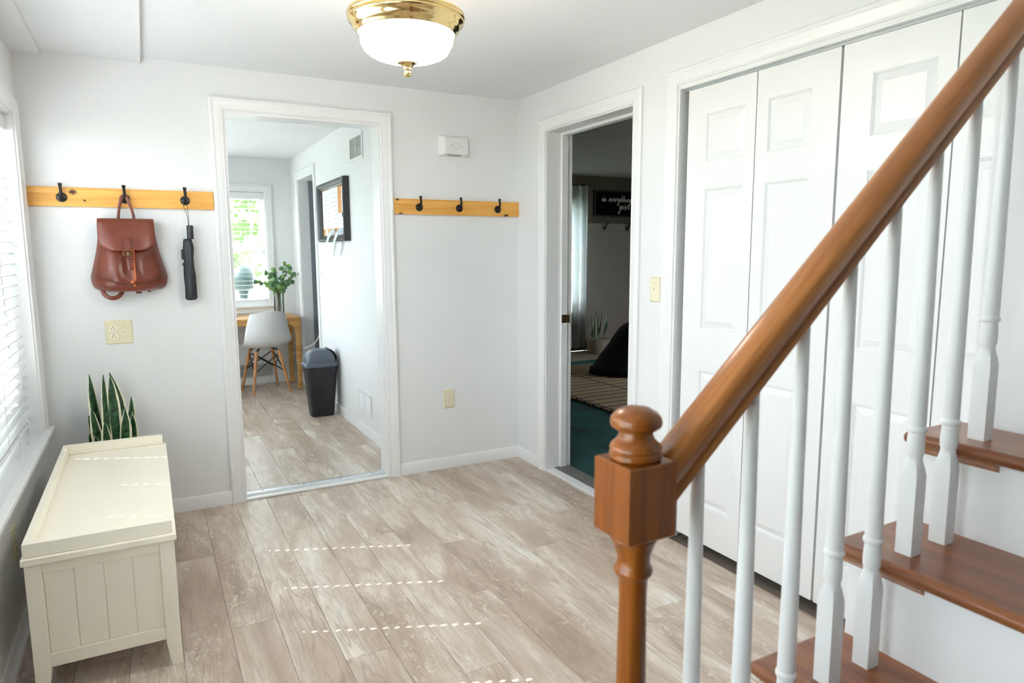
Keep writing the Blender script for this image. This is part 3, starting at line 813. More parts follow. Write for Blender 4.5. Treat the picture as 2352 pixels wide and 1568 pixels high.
for (ya, sy) in ((y0, 1), (y1, -1)):
    for (za, zb) in ((.094, .136), (.393, .4285)):
        MB().box(x0+.043, ya+sy*.003, za, x1-.043, ya+sy*.025, zb).build('end_rail', CREAM, be, bevel=.0012)
    n = 4; wd = (x1-x0-.086)/n
    for k in range(n):
        MB().box(x0+.043+k*wd+.0001, ya+sy*.010, .136, x0+.043+(k+1)*wd-.0001, ya+sy*.020, .393).build('end_board', CREAM, be, bevel=.0022)
for (za, zb) in ((.094, .136), (.393, .4285)):
    MB().box(x1-.003, y0+.043, za, x1-.025, y1-.043, zb).build('front_rail', CREAM, be, bevel=.0012)
n = 12; wd = (y1-y0-.086)/n
for k in range(n):
    MB().box(x1-.010, y0+.043+k*wd+.0001, .136, x1-.020, y0+.043+(k+1)*wd-.0001, .393).build('front_board', CREAM, be, bevel=.0022)
MB().box(x0+.008, y0+.043, .094, x0+.020, y1-.043, .4285).build('back_panel', CREAM, be)
MB().box(x0+.02, y0+.026, .10, x1-.026, y1-.026, .112).build('bottom_panel', CREAM, be)

# ------------------------------------------------------------------ snake plants
def snake_leaf(parent, base, tip, width, bend, twist, lean=(0, 0)):
    b, t = Vector(base), Vector(tip); mid = (b+t)/2+Vector((bend, lean[1], 0))
    L = (t-b).length
    def fn(u, v):
        p = b*(1-v)**2+mid*2*v*(1-v)+t*v*v
        w = width*(interp([(0, .45), (.25, .72), (.55, 1.0), (.75, .9), (.9, .5), (.97, .2), (1, .01)], v))/2
        a = twist*(.3+v); s = 2*u-1
        dx = Vector((math.cos(a), math.sin(a), 0)); nrm = Vector((-math.sin(a), math.cos(a), 0))
        return tuple(p+dx*w*s+nrm*(-.18*width*(1-s*s)*(1-v*.4)+.004*math.sin(9*v+s*2)))
    return MB().grid(fn, 6, 14, uv=True).build('leaf', SNAKE, parent, ang=80)
pc = (-2.262, -.150)
sp = thing('snake_plant', 'potted variegated snake plant standing behind the cream bench', 'plant', (pc[0], pc[1], 0))
MB().lathe([(.078, 0), (.085, .004), (.108, .26), (.112, .27), (.112, .285), (.104, .285), (.100, .25), (0, .25)], (pc[0], pc[1], 0), 32).build('pot', POTW, sp)
MB().lathe([(0, .252), (.097, .254), (.097, .256), (0, .259)], (pc[0], pc[1], 0), 20).build('soil', SOIL, sp)
LV = [((-2.343, .774), .050, -.010, .25, -.115, -.05), ((-2.284, .776), .040, -.012, .35, -.17, -.02), ((-2.258, .768), .064, .010, .1, -.15, .0),
      ((-2.262, .774), .066, .055, .25, -.105, .03), ((-2.177, .664), .046, .018, -.3, -.13, .04), ((-2.178, .590), .050, .030, -.5, -.17, .05),
      ((-2.341, .624), .056, -.015, .5, -.185, -.03), ((-2.355, .588), .042, -.02, .6, -.16, -.05), ((-2.357, .508), .040, -.03, .6, -.19, -.05),
      ((-2.292, .562), .058, -.012, .5, -.215, -.01), ((-2.332, .506), .052, -.02, .6, -.225, -.03), ((-2.203, .622), .056, .012, -.45, -.20, .03),
      ((-2.167, .492), .034, .03, -.5, -.15, .05), ((-2.24, .60), .05, .0, .1, -.10, .02)]
for ((tx, tz), w, bend, tw, ty, bo) in LV:
    snake_leaf(sp, (pc[0]+bo*.7, ty*.35-.100, .25), (tx, ty, tz), w, bend, tw)

# ------------------------------------------------------------------ ceiling lamp
lp = thing('ceiling_lamp', 'lit brass semi-flush ceiling lamp with white glass bowl', 'lamp', (-1.283, -1.6, 1.902))
lc = (-1.283, -1.6, 0)
PAN = [(.02, 2.088), (.10, 2.088), (.160, 2.084), (.176, 2.086), (.182, 2.092), (.187, 2.090), (.1895, 2.083), (.187, 2.077), (.184, 2.075), (.1865, 2.070), (.184, 2.064), (.178, 2.061),
       (.174, 2.050), (.166, 2.040), (.160, 2.036), (.1585, 2.031), (.155, 2.029), (.151, 2.032), (.151, 2.046), (.155, 2.062), (.14, 2.078), (.02, 2.080)]
def ring_obj(prof, n, name, mat, parent, close=False):
    rings = [[(lc[0]+r*math.cos(2*math.pi*i/n), lc[1]+r*math.sin(2*math.pi*i/n), z) for i in range(n)] for (r, z) in prof]
    if close: rings.append(rings[0])
    return MB().loft(rings, cap=False).build(name, mat, parent, ang=50)
ring_obj(PAN, 64, 'pan', BRASS, lp, True)
BWL = [(.1485, 2.040), (.150, 2.028), (.1495, 2.012), (.145, 1.995), (.134, 1.977), (.116, 1.964), (.092, 1.955), (.062, 1.949), (.03, 1.947), (.0, 1.9465)]
n = 72
MB().loft([[(lc[0]+max(r, 1e-4)*(1+.014*math.cos(12*2*math.pi*i/n)*min(1, (2.035-z)/.03 if z < 2.035 else 0))*math.cos(2*math.pi*i/n),
             lc[1]+max(r, 1e-4)*(1+.014*math.cos(12*2*math.pi*i/n)*min(1, (2.035-z)/.03 if z < 2.035 else 0))*math.sin(2*math.pi*i/n), z) for i in range(n)] for (r, z) in BWL], cap=False).build('glass_bowl', GLOW, lp, ang=80)
MB().lathe([(0, .051), (.020, .051), (.031, .047), (.032, .044), (.026, .041), (.015, .034), (.0125, .028), (.0135, .025), (.0095, .022), (.0085, .019), (.012, .017), (.0135, .012), (.012, .007), (.005, .002), (0, 0)], (lc[0], lc[1], 1.8965), 24).build('finial', BRASS, lp)
for k in range(3):
    a = R(20+120*k)
    MB().tube(catmull([(lc[0]+.045*math.cos(a), lc[1]+.045*math.sin(a), 2.086), (lc[0]+.030*math.cos(a), lc[1]+.030*math.sin(a), 2.13), (lc[0]+.02*math.cos(a), lc[1]+.02*math.sin(a), 2.225)], 4), .004, 8).build('rod', BRASS, lp)
MB().lathe([(0, -.03), (.03, -.03), (.045, -.024), (.062, -.008), (.064, 0), (0, 0)], (lc[0], lc[1], H), 32).build('canopy', BRASS, lp)
ld = bpy.data.lights.new('lamp_bulb', 'POINT'); ld.energy = 5.0; ld.color = (1.0, .80, .58); ld.shadow_soft_size = .03
lo = bpy.data.objects.new('lamp_bulb', ld); lo.location = (lc[0], lc[1], 2.15); COL.objects.link(lo)

# ------------------------------------------------------------------ staircase
RUN, RISE, NX, YS = .2145, .1918, -1.5637, -2.958
YE = -3.95
st = thing('staircase', 'short staircase with brown wooden treads and white risers', 'staircase', (-1.03, -3.45, 0))
for k in range(5):
    nx = NX+k*RUN; z = (k+1)*RISE
    xe = nx+RUN+.060 if k < 4 else -.5075
    MB().box(nx, YE, z-.0265, xe, YS, z).build('tread', TREADW, st, bevel=.0128, seg=5)
    MB().box(nx+.030, YE, z-RISE if k else 0, nx+.044, YS-.027, z-.0265).build('riser', TRIM, st)
    cp = [(nx+.030, z-.0265), (nx+.012, z-.0265), (nx+.013, z-.031), (nx+.020, z-.036), (nx+.026, z-.044), (nx+.030, z-.045)]
    MB().prism(cp, 'y', -3.133, YS-.014).build('cove_moulding', NOSEW, st)
sp_ = [(NX+.044, 0)]
for k in range(5):
    sp_ += [(NX+k*RUN+.044, (k+1)*RISE-.0265), (NX+(k+1)*RUN+.044 if k < 4 else -.5075, (k+1)*RISE-.0265)]
sp_ += [(-.5075, 0)]
MB().prism(sp_, 'y', YS-.045, YS-.027).build('stringer', TRIM, st, smooth=False)

rl = thing('stair_railing', 'wooden stair railing with turned newel post and white balusters', 'railing', (-1.4975, -3.071, RISE))
NC = (-1.4975, -3.071)
def sqring(c, z, h, n=24, sq=1.0):
    """ring blending from circle (sq=0) to square (sq=1)"""
    out = []
    for i in range(n):
        a = 2*math.pi*i/n
        k = 1/max(abs(math.cos(a)), abs(math.sin(a)))
        k = 1+(k-1)*sq
        out.append((c[0]+h*k*math.cos(a), c[1]+h*k*math.sin(a), z))
    return out
hb = .040
nw = MB().loft([sqring(NC, z, h, 32, 1) for (z, h) in ((.944, hb-.002), (.946, hb), (1.0485, hb), (1.0505, hb-.002))]).build('newel_block', NEWELW, rl, ang=30)
MB().lathe([(.033, 1.0505), (.036, 1.054), (.036, 1.060), (.0335, 1.063), (.036, 1.066), (.0345, 1.071), (.029, 1.076), (.0255, 1.080), (.0235, 1.086), (.0235, 1.090), (.0285, 1.0925), (.0345, 1.097), (.036, 1.102), (.0345, 1.109), (.029, 1.116), (.019, 1.1215), (.008, 1.1238), (0, 1.1242)], (NC[0], NC[1], 0), 40).build('finial', NEWELW, nw)
MB().lathe([(.030, .944), (.033, .9415), (.0335, .937), (.031, .933), (.0285, .925), (.0245, .915), (.023, .906), (.0235, .899), (.0245, .896), (.027, .893), (.0278, .889), (.026, .884), (.0225, .881), (.0205, .872), (.0195, .85), (.0205, .78), (.0225, .66), (.0255, .52), (.027, .44), (.027, .42), (.030, .41), (.030, .40)], (NC[0], NC[1], 0), 32).build('newel_shaft', NEWELW, nw)
MB().loft([sqring(NC, z, hb, 32, 1) for z in (RISE, .40)]).build('newel_base', NEWELW, nw, ang=30)
# handrail
HP = [(-.0165, -.031), (-.0195, -.029), (-.0195, -.020), (-.0165, -.0165), (-.0175, -.012), (-.024, -.006), (-.0275, .001), (-.0285, .009), (-.0275, .016), (-.0235, .0225), (-.015, .027), (-.006, .0286)]
HPF = HP + [(-a, b) for a, b in HP[::-1]]
sl = math.atan2(RISE, RUN); ns, nc = math.sin(sl), math.cos(sl)
ZR = lambda x: 1.415+(RISE/RUN)*(x+1.0)
def rail_ring(x): return [(x-b*ns*0, NC[1]+a, ZR(x)+b/nc) for (a, b) in HPF]
MB().loft([rail_ring(x) for x in (-1.459, -1.2, -.9, -.6, -.506)]).build('handrail', RAILW, rl, ang=50)
# balusters
BP = [(0, .0155, 1), (.150, .0155, 1), (.166, .0152, .55), (.180, .0135, .12), (.187, .0128, 0), (.190, .0140, 0), (.194, .0150, 0), (.210, .0152, 0), (.225, .0142, 0), (.234, .0135, 0), (.2365, .0165, 0), (.2405, .0175, 0), (.2445, .0165, 0), (.247, .0140, 0), (.252, .0148, 0)]
for j in range(-5, 3):
    bxx = -.844+.10725*j
    kk = math.floor((bxx-NX-.0)/RUN)
    z0 = (kk+1)*RISE
    zt = ZR(bxx)-.033/nc
    rings = [sqring((bxx, -3.0705), z0+z, h, 24, q) for (z, h, q) in BP]
    for f in (.25, .5, .75, 1.0):
        zz = z0+.252+(zt+.012-z0-.252)*f
        rings.append(sqring((bxx, -3.0705), zz, .0150-.0055*f, 24, 0))
    MB().loft(rings).build('baluster', BALW, rl, ang=35)

# ------------------------------------------------------------------ office
dk = thing('desk', 'light oak desk with rounded legs beneath the office window', 'desk', (-1.35, 3.2, 0))
MB().box(-1.95, 2.955, .693, -.785, 3.43, .712).build('desk_top', DESKW, dk, bevel=.004)
for xx in (-.812, -1.923):
    for yy in (2.982, 3.402):
        s = 1 if xx < -1.4 else -1
        pts = [(-.027, 0), (.027, 0), (.027, .693), (-.027, .693)]
        poly = [(xx-.022, 0), (xx+.022, 0), (xx+.027, .693), (xx-.027, .693)]
        poly = [(xx+s*-.027, .693), (xx-s*.022, 0), (xx+s*.020, 0), (xx+s*.027, .56), (xx+s*.040, .61), (xx+s*.075, .645), (xx+s*.075, .693)]
        MB().prism(poly, 'y', yy-.025, yy+.025).build('leg', DESKW, dk, bevel=.008)
for yy in (2.982, 3.402):
    MB().box(-1.85, yy-.012, .645, -.885, yy+.012, .693).build('apron', DESKW, dk)
# chair
cc = thing('shell_chair', 'white moulded shell chair on beech dowel legs at the desk', 'chair', (-1.125, 3.04, 0), R(9))
PF = [(0, (-.232, .792, .120)), (.06, (-.232, .778, .160)), (.2, (-.222, .70, .185)), (.35, (-.205, .60, .205)), (.47, (-.185, .515, .217)), (.56, (-.150, .458, .224)), (.66, (-.085, .428, .228)),
      (.78, (.02, .424, .230)), (.9, (.13, .436, .226)), (.97, (.19, .436, .212)), (1, (.205, .424, .19))]
def shell(u, v):
    y = interp([(a, b[0]) for a, b in PF], v); z = interp([(a, b[1]) for a, b in PF], v); w = interp([(a, b[2]) for a, b in PF], v)
    s = 2*u-1; back = max(0, min(1, (.6-v)/.25))
    return (w*s, y+(.075*s*s)*back*min(1, v/.1+.3), z+(1-back)*.045*abs(s)**3-(.018*s*s if v < .05 else 0))
MB().grid(shell, 14, 24).build('seat_shell', WHITEP, cc, local=True, solid=.007, sub=1)
for sx in (-1, 1):
    for sy in (-1, 1):
        MB().tube([(sx*.105, sy*.10-.01, .405), (sx*.175, sy*.185, 0)], [.017, .011], 12).build('leg', BEECH, cc, local=True)
        MB().tube([(sx*.105, sy*.10-.01, .402), (sx*.06, sy*.06, .425)], .008, 8).build('bracket', BLACKM, cc, local=True)
for sy in (-1, 1):
    for sx in (-1, 1):
        MB().tube([(sx*.112, sy*.108, .375), (-sx*.142, sy*.144, .205)], .0055, 8).build('cross_brace', BLACKM, cc, local=True)
        MB().tube([(sy*.112, sx*.108, .375), (sy*.142, -sx*.144, .205)], .0055, 8).build('cross_brace', BLACKM, cc, local=True)
# glass vase with eucalyptus
vx, vy = -.940, 3.20
va = thing('glass_vase', 'clear glass vase on the oak desk corner', 'vase', (vx, vy, .712))
def m_vase():
    t = NT('clear_glass')
    tr = t.n('ShaderNodeBsdfTransparent', {0: (.90, .93, .92, 1)})
    gl = t.n('ShaderNodeBsdfGlossy', {0: (1, 1, 1, 1), 'Roughness': .05})
    fr = t.n('ShaderNodeLayerWeight', {0: .25})
    mx = t.n('ShaderNodeMixShader', {0: fr.outputs[0], 1: tr.outputs[0], 2: gl.outputs[0]})
    t.t.links.new(mx.outputs[0], t.out.inputs[0]); return t.m
rings = [[(vx+r*math.cos(2*math.pi*i/20), vy+r*math.sin(2*math.pi*i/20), .712+z) for i in range(20)] for (r, z) in ((.001, .001), (.045, .001), (.048, .01), (.047, .12), (.050, .235), (.047, .235), (.044, .12), (.044, .012), (.001, .012))]
MB().loft(rings, cap=False).build('vessel', m_vase(), va)
eu = thing('eucalyptus_stems', 'green eucalyptus branches standing in the glass vase', 'plant', (vx, vy, .73))
rnd = random.Random(3)
STEMM = plain('stem', srgb(96, 92, 62)[:3], .6)
tips = [((-.125+vx+.06, 3.15, 1.045)), (vx-.20, 3.16, 1.05), (vx-.10, 3.22, 1.14), (vx-.02, 3.18, 1.17), (vx+.08, 3.21, 1.22), (vx+.13, 3.2, 1.20), (vx+.185, 3.18, 1.11), (vx+.12, 3.22, 1.03), (vx+.02, 3.12, 1.00)]
leafmesh = None
for ti, tp in enumerate(tips):
    b = Vector((vx+rnd.uniform(-.02, .02), vy+rnd.uniform(-.02, .02), .735)); t_ = Vector(tp)
    m1 = Vector((vx+(t_.x-vx)*.12, vy+(t_.y-vy)*.2, .95))
    path = catmull([b, m1, (m1+t_)/2+Vector((0, 0, .025)), t_], 6)
    MB().tube(path, [.0028]*(len(path)-4)+[.002]*2+[.0012]*2, 5).build('stem', STEMM, eu)
    for k in range(6, len(path)):
        if k % 2 and rnd.random() < .1: continue
        p = path[k]; r = rnd.uniform(.020, .034)*(1.1-.35*k/len(path))
        a = rnd.uniform(0, 6.28)
        d = Vector((math.cos(a), math.sin(a)*.6, rnd.uniform(-.3, .5))).normalized()
        nrm = Vector((rnd.uniform(-.5, .5), -1, rnd.uniform(-.6, .8))).normalized()
        sd = d.cross(nrm).normalized(); nn = sd.cross(d)
        c = p+d*r*.95
        vs = [tuple(c+d*r*math.cos(q)+sd*r*.92*math.sin(q)+nn*.006*math.cos(2*q)) for q in [2*math.pi*i/12 for i in range(12)]] + [tuple(c+nn*.005)]
        mb = MB(); mb.add(vs, [(i, (i+1) % 12, 12) for i in range(12)])
        mb.build('leaf', EUC, eu, ang=80, solid=.0012)
# wastebasket
wc = (-.872, 1.79)
wb = thing('wastebasket', 'black swing-top wastebasket standing against the office wall', 'wastebasket', (wc[0], wc[1], 0))
def se(hx, hy, z, p=5.0, n=40, c=wc):
    out = []
    for i in range(n):
        a = 2*math.pi*i/n; ca, sa = math.cos(a), math.sin(a)
        out.append((c[0]+hx*math.copysign(abs(ca)**(2/p), ca), c[1]+hy*math.copysign(abs(sa)**(2/p), sa), z))
    return out
MB().loft([se(.090, .072, 0), se(.094, .076, .008), se(.128, .104, .405), se(.130, .106, .410)]).build('bin_body', BIN, wb, ang=50)
MB().loft([se(.130, .106, .410), se(.138, .113, .412), se(.139, .114, .428), se(.133, .108, .440), se(.124, .100, .446)]).build('lid_collar', LID, wb, ang=50)
dome = [se(.124*math.cos(R(a))**.6, .100*math.cos(R(a))**.45 if a < 85 else .03, .446+.105*math.sin(R(a)), 4.0) for a in (0, 15, 30, 45, 60, 72, 82)]
MB().loft(dome).build('lid_dome', LID, wb, ang=60)
MB().grid(lambda u, v: (wc[0]+.006+(.118*math.cos(R(8+70*v))**.6)*1.0, wc[1]+(2*u-1)*.088*math.cos(R(8+70*v))**.45, .449+.107*math.sin(R(8+70*v))), 8, 8).build('swing_flap', BIN, wb, solid=.004)
# bulletin board
bb = thing('bulletin_board', 'cork bulletin board in a thick black ornate frame', 'bulletin board', (XO, 1.67, 1.415))
by0, by1, bz0, bz1 = 1.245, 2.115, 1.415, 1.885
MB().sweep(OFR, by0+.05, by1-.05, bz0+.05, bz1-.05, [(0, .004), (0, .020), (.012, .026), (.018, .036), (.030, .046), (.038, .050), (.046, .046), (.050, .040), (.050, 0)], 'O').build('frame', plain('black_frame', (.03, .032, .036), .4), bb, ang=30)
MB().plate(OFR, (by0+.045, by1-.045), (bz0+.045, bz1-.045), [], 0, .010).build('cork_panel', CORK, bb)
for k in range(16):
    u = by0+.045+(by1-by0-.09)*(k+.5)/16
    for zz in (bz0+.016, bz1-.016):
        MB().loft([[OFR(u+.016*math.cos(q)*s, zz+.009*math.sin(q)*s, .046+h) for q in [2*math.pi*i/8 for i in range(8)]] for (s, h) in ((1, -.004), (.8, .004), (.3, .006))]).build('carving', BLACKP, bb)
for (u0, u1, z0, z1, lab) in ((1.80, 2.05, 1.52, 1.83, 'typed white paper sheet pinned left on the cork board'), (1.545, 1.80, 1.52, 1.84, 'typed white paper sheet pinned in the middle of the cork board'),
                              (1.30, 1.54, 1.46, 1.63, 'white note pinned low right on the cork board'), (1.31, 1.43, 1.60, 1.82, 'white card with red print pinned upper right on the cork board'), (1.90, 1.98, 1.45, 1.515, 'small white card pinned beneath the typed sheets')):
    o = MB().plate(OFR, (u0, u1), (z0, z1), [], .0105, .0118).build('paper_sheet', PAPER); tag(o, lab, 'paper', 'papers on the bulletin board')
    nl = int((z1-z0)/.035)
    for k in range(1, nl):
        zz = z1-.02-k*.033
        MB().plate(OFR, (u0+.02, u1-.02-.03*(k % 3)), (zz, zz+.004), [], .0119, .0121).build('text_line', plain('print_grey', (.5, .5, .53), .8) if k == 1 and u0 == 1.80 else bpy.data.materials['print_grey'], o)
MB().plate(OFR, (1.335, 1.40), (1.74, 1.765), [], .0119, .0124).build('red_print', plain('red_ink', (.6, .08, .1), .7), bpy.data.objects['paper_sheet.003'])
for (u, z, u2, z2, lab) in ((1.63, 1.50, 1.81, 1.305, 'pale blue ribbon strip hanging from the board, farther one'), (1.40, 1.50, 1.575, 1.30, 'pale blue ribbon strip hanging from the board, nearer one')):
    pts = catmull([OFR(u, z, .02), OFR(u+(u2-u)*.2, z-.03, .055), OFR(u+(u2-u)*.6, z+(z2-z)*.6, .07), OFR(u2, z2, .06)], 5)
    o = MB().tube(pts, .022, 8, flat=(1, .12), up=(-1, 0, 0)).build('ribbon_strip', RIB1); tag(o, lab, 'ribbon', 'ribbon strips on the bulletin board')
# wall vents
def vent(fn, u0, u1, z0, z1, label, name='wall_vent', nsl=18, cols=2, mat=WHITEP):
    t = thing(name, label, 'vent', fn((u0+u1)/2, z0, 0))
    fw = .022; gap = .008; cw = (u1-u0-2*fw-gap*(cols-1))/cols
    holes = [(u0+fw+k*(cw+gap), u0+fw+k*(cw+gap)+cw, z0+fw, z1-fw) for k in range(cols)]
    MB().plate(fn, (u0, u1), (z0, z1), holes, 0, .008).build('vent_frame', mat, t, bevel=.0015)
    MB().plate(fn, (u0+.01, u1-.01), (z0+.01, z1-.01), [], .0002, .0012).build('backing', plain('vent_shadow_grey', (.40, .42, .40), .8) if 'vent_shadow_grey' not in bpy.data.materials else bpy.data.materials['vent_shadow_grey'], t)
    for h in holes:
        mb = MB()
        for k in range(nsl):
            zz = h[2]+(h[3]-h[2])*(k+.5)/nsl; d = (h[3]-h[2])/nsl*.36
            mb.add([fn(h[0], zz+d, .0018), fn(h[1], zz+d, .0018), fn(h[1], zz-d, .0065), fn(h[0], zz-d, .0065)], [(0, 1, 2, 3)])
        o = mb.build('louvres', mat, t, smooth=False); o['kind'] = 'stuff'
    return t
vent(OFR, .858, 1.192, 1.968, 2.150, 'white louvred vent high on the office wall')
vent(OFR, .842, 1.172, .152, .318, 'white louvred vent low on the office wall', nsl=12)
vent(OFF, -1.32, -.985, .075, .205, 'grey floor-level vent under the office desk', nsl=10, mat=plain('vent_grey', (.45, .45, .43), .5))
# office side doorway with grey panelled door standing open
trim('trim_9', MB().sweep(OFR, 2.403, 3.117, 0, 2.03, CAS), 'white casing around the grey office side door')
trim('trim_10', MB().sweep(OFR, 2.403, 3.117, 0, 2.03, [(0, .001), (-.010, .001), (-.010, -.125), (0, -.125)]), 'white jamb of the grey office side door')
gd = thing('door_2', 'grey panelled side door standing open beside the desk', 'door', (XO+.3, 3.08, 0), kind='structure')
dn = lambda u, z, h: (u, 3.095-h, z)
zr = [(0.05, .36), (.39, .71), (.74, 1.06), (1.09, 1.41), (1.44, 1.76), (1.79, 2.0)]
lf = MB().plate(dn, (XO+.095, XO+.62), (.01, 2.02), [(XO+.14, XO+.6, a, b) for a, b in zr], -.04, 0).build('leaf', GREYD, gd, smooth=False)
for a, b in zr: MB().plate(dn, (XO+.14, XO+.6), (a, b), [], -.032, -.012).build('panel', GREYD, lf, smooth=False)
# cable
pts = catmull([(XO-.005, 2.36, .62), (XO-.02, 2.55, .50), (XO-.04, 2.95, .40), (-.79, 3.36, .30), (-.90, 3.40, .20), (-1.0, 3.38, .10), (-1.10, 3.36, .012), (-1.2, 3.38, .008), (-1.34, 3.40, .02), (-1.40, 3.42, .1)], 6)
o = MB().tube(pts, .005, 6).build('power_cable', CORDM); tag(o, 'white power cable trailing behind the desk legs', 'cable')

# ------------------------------------------------------------------ lounge
o = MB().box(3.06, YD-.014, .0, 5.0, YD-.001, 1.69).build('wainscot', GREYW, bevel=.003); tag(o, 'grey wainscot panelling across the lounge wall', 'wainscot', kind='structure')
pr = thing('peg_board', 'pale coat board with dark hooks on the lounge wall', 'coat rail', (3.6, YD-.014, 1.60))
MB().box(3.06, YD-.034, 1.60, 4.6, YD-.0145, 1.695).build('board', GREYW, pr, bevel=.003)
for x in (3.353, 3.731, 4.11):
    pts = catmull([(x, YD-.036, 1.625), (x, YD-.06, 1.64), (x+.004, YD-.085, 1.675), (x+.02, YD-.10, 1.715)], 4)
    MB().tube(pts, [.02]*4+[.012]*(len(pts)-4), 8).build('hook', BLACKM, pr)
sg = thing('chalk_sign', 'black script sign in a dark frame on the lounge wall', 'sign', (3.6, YD-.001, 1.785))
MB().plate(LNG, (3.215, 4.30), (1.795, 2.122), [], .001, .020).build('sign_face', CHALK, sg)
MB().sweep(LNG, 3.222, 4.293, 1.802, 2.115, [(0, .001), (0, .026), (.02, .028), (.02, .001)], 'O').build('sign_frame', plain('dark_frame', (.025, .014, .010), .6), sg)
GLY = {'i': ([(0, .1), (.12, .5), (.2, .05), (.38, .1)], .38), 'n': ([(0, .1), (.1, .5), (.14, 0), (.3, .5), (.4, .05), (.55, .1)], .5),
       'e': ([(0, .1), (.3, .3), (.26, .5), (.12, .42), (.12, .08), (.45, .1)], .42), 'v': ([(0, .3), (.06, .5), (.22, .0), (.24, .0), (.44, .52), (.56, .42)], .54),
       'r': ([(0, .1), (.14, .5), (.2, .42), (.36, .46), (.36, .05), (.5, .1)], .46), 'y': ([(0, .1), (.1, .5), (.18, .1), (.36, .5), (.24, -.5), (.02, -.45), (.5, .1)], .48),
       't': ([(0, .1), (.22, 1.05), (.16, .1), (.4, .1)], .38), 'h': ([(0, .1), (.24, 1.0), (.14, 0), (.3, .48), (.4, .05), (.56, .1)], .5), 'g': ([(.36, .46), (.1, .4), (.14, .04), (.38, .5), (.24, -.5), (.0, -.42), (.5, .1)], .48)}
def script(text, x, z, h):
    for chh in text:
        if chh == ' ': x += .45*h; continue
        pts, adv = GLY[chh]
        path = [LNG(x+(px+py*.25)*h, z+py*h, .0215) for px, py in pts]
        MB().tube(catmull(path, 4), .0045, 5, up=(0, 1, 0)).build('lettering', CHALKW, sg)
        x += adv*h
script('in everything', 3.315, 1.985, .085)
script('give', 3.60, 1.885, .10)
for (dx_, dz_) in ((3.345, 2.045), (3.688, 1.955)):
    MB().lathe([(.001, -.006), (.006, 0), (.001, .006)], LNG(dx_, dz_, .022), 8).build('lettering', CHALKW, sg)
def curt(u, v):
    x = 1.88+u*1.165*(1-.01*v); z = 2.17-2.12*v
    return (x, YD-.075+.030*math.sin(u*62)+.010*math.sin(u*25+v*2), z)
o = MB().grid(curt, 150, 8).build('sheer_curtain', CURT, ang=80); tag(o, 'pale sheer curtain glowing at the lounge window', 'curtain')
o = MB().tube([(1.8, YD-.07, 2.175), (3.09, YD-.07, 2.175)], .009, 8).build('curtain_rod', BLACKM); tag(o, 'thin dark curtain rod above the sheer curtain', 'curtain rod')
# rug
rg = MB().box(1.265, .2, -.003, 3.8, 2.75, .014).build('shag_rug', RUG, bevel=.006); tag(rg, 'tan shag rug with dark grid lines on the teal carpet', 'rug')
# plant
pl = thing('lounge_snake_plant', 'dark green snake plant in a pale pot on the lounge floor', 'plant', (3.12, 3.5, -.003))
MB().lathe([(.12, .0), (.13, .005), (.152, .185), (.152, .19), (.142, .19), (.138, .16), (0, .16)], (3.12, 3.5, -.003), 32).build('pot', plain('tan_pot', (.42, .35, .27), .7), pl)
for (dx, tz, w, b) in ((-.15, .50, .04, -.02), (-.10, .545, .045, -.03), (-.03, .52, .045, .0), (.04, .54, .045, .01), (.10, .59, .042, .03), (.15, .53, .04, .03), (-.17, .40, .04, -.03), (.01, .46, .04, .0)):
    snake_leaf(pl, (3.12+dx*.35, 3.5+.03*math.sin(dx*40), .14), (3.12+dx, 3.46+.05*math.cos(dx*30), tz), w, b, .2)
# throw-draped armchair
tc = thing('draped_armchair', 'low armchair under a black fringed throw in the lounge', 'armchair', (2.62, 2.1, .014))
def drape(k, n=44):
    z, cx_, hx, hy = k
    out = []
    for i in range(n):
        a = 2*math.pi*i/n; w = 1+.03*math.sin(9*a+z*7)*max(0, (.5-z))
        out.append((cx_+hx*w*math.cos(a), 2.1+hy*w*math.sin(a), z))
    return out
MB().loft([drape(k) for k in ((.06, 2.56, .47, .36), (.10, 2.57, .44, .35), (.2, 2.60, .38, .33), (.32, 2.64, .31, .29), (.43, 2.67, .26, .25), (.50, 2.69, .22, .21), (.54, 2.70, .17, .16), (.562, 2.70, .09, .09))]).build('throw', DCLOTH, tc, ang=80)
mb = MB()
for i in range(90):
    a = 2*math.pi*i/90; x = 2.56+.47*math.cos(a); y = 2.1+.36*math.sin(a)
    mb.tube([(x, y, .07), (x+.012*math.cos(a)+.006*math.sin(i*7), y+.012*math.sin(a), .018)], .006, 4)
o = mb.build('fringe', DCLOTH, tc); o['kind'] = 'stuff'

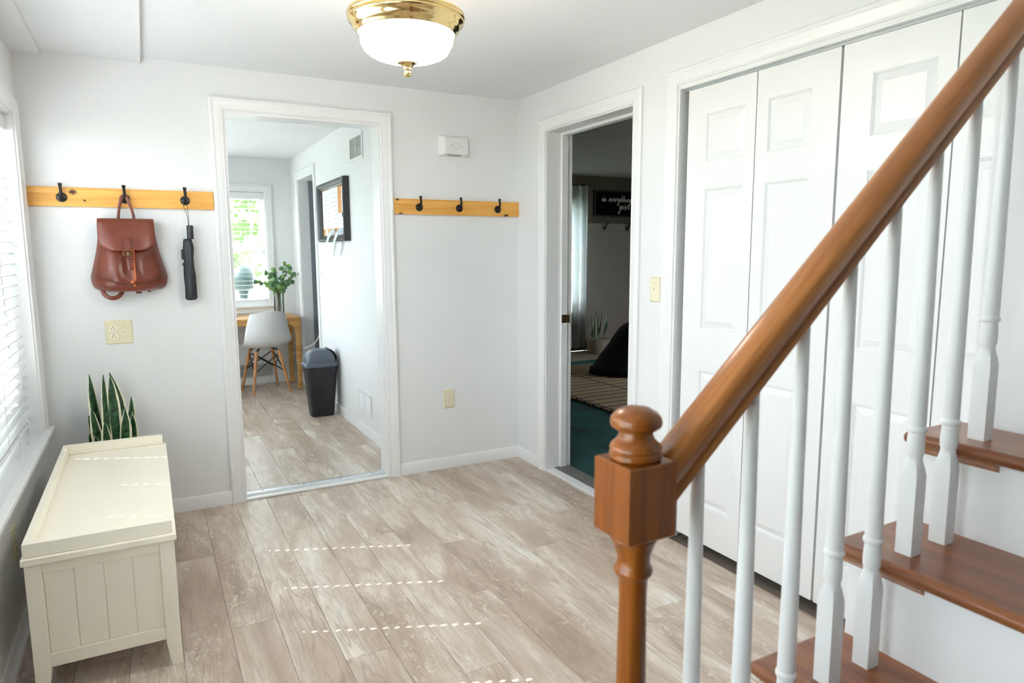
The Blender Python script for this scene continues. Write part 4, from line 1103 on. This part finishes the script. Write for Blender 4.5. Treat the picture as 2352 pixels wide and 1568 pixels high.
# ------------------------------------------------------------------ outside
o = MB().box(-40, -30, -.62, 40, 45, -.55).build('ground', GRASS, smooth=False); tag(o, 'sunlit green lawn beyond the windows', 'lawn', kind='structure')
dkk = MB().box(-6, 3.62, -.3, 1.2, 6.2, -.12).build('deck', plain('deck_boards', (.55, .53, .50), .8), smooth=False); tag(dkk, 'pale wooden deck outside the office window', 'deck', kind='structure')
ra = thing('deck_railing', 'white deck railing seen through the office blind', 'railing', (-1.5, 6.1, -.12))
MB().box(-4.5, 6.07, .86, 1.0, 6.13, .92).build('top_rail', TRIM, ra)
MB().box(-4.5, 6.08, .02, 1.0, 6.12, .07).build('bottom_rail', TRIM, ra)
for k in range(38):
    x = -4.4+k*.142
    MB().box(x-.018, 6.085, .05, x+.018, 6.115, .88).build('baluster', TRIM, ra, smooth=False)
po = MB().lathe([(.05, 0), (.05, .85), (.06, .95), (.14, 1.0), (.16, 1.1), (.13, 1.2), (.07, 1.27), (0, 1.29)], (-.98, 5.6, -.12), 20).build('patio_grill', plain('grill_green', (.008, .03, .026), .5)); tag(po, 'dark green covered grill standing on the deck', 'grill')
def tree(x, y, h, r, label, seed):
    t = thing('garden_tree', label, 'tree', (x, y, -.55), group='trees beyond the house')
    MB().tube(catmull([(x, y, -.55), (x+.1, y, h*.4), (x-.1, y+.1, h*.75), (x, y, h)], 4), [.16]*4+[.12]*4+[.06]*5, 8).build('trunk', BARK, t)
    q = random.Random(seed); mb = MB()
    for k in range(1500):
        while True:
            p = Vector((q.uniform(-1, 1), q.uniform(-1, 1), q.uniform(-1, 1)))
            if .25 < p.length < 1: break
        c = Vector((x, y, h*.55))+Vector((p.x*r, p.y*r, p.z*h*.52))
        a = Vector((q.uniform(-1, 1), q.uniform(-1, 1), q.uniform(-1, 1))).normalized()*q.uniform(.10, .2); b = a.orthogonal().normalized()*q.uniform(.06, .11)
        mb.add([c-a, c+b, c+a, c-b], [(0, 1, 2, 3)])
    o = mb.build('foliage', LEAFG, t, smooth=False); o['kind'] = 'stuff'
tree(-3.2, 10.5, 4.2, 1.5, 'leafy green tree left beyond the deck railing', 1)
tree(.9, 11.2, 4.6, 1.5, 'leafy green tree right beyond the deck railing', 2)
tree(-1.0, 15.5, 4.4, 1.6, 'smaller green tree farthest beyond the deck', 5)
q = random.Random(11); mb = MB()
for k in range(6500):
    c = Vector((-3.45+q.uniform(-.25, .25), q.uniform(-2.0, .9), -.55+2.0*q.random()))
    a = Vector((q.uniform(-1, 1), q.uniform(-1, 1), q.uniform(-1, 1))).normalized()*q.uniform(.10, .2); b = a.orthogonal().normalized()*q.uniform(.07, .13)
    mb.add([c-a, c+b, c+a, c-b], [(0, 1, 2, 3)])
o = mb.build('lightblock', plain('lightblock_leaf', (.16, .19, .11), .6, var=.3, scale=9), smooth=False)  # unseen foliage added to cut the light entering the bench window
tag(o, 'added unseen green hedge outside the window wall', 'lightblock', kind='stuff')
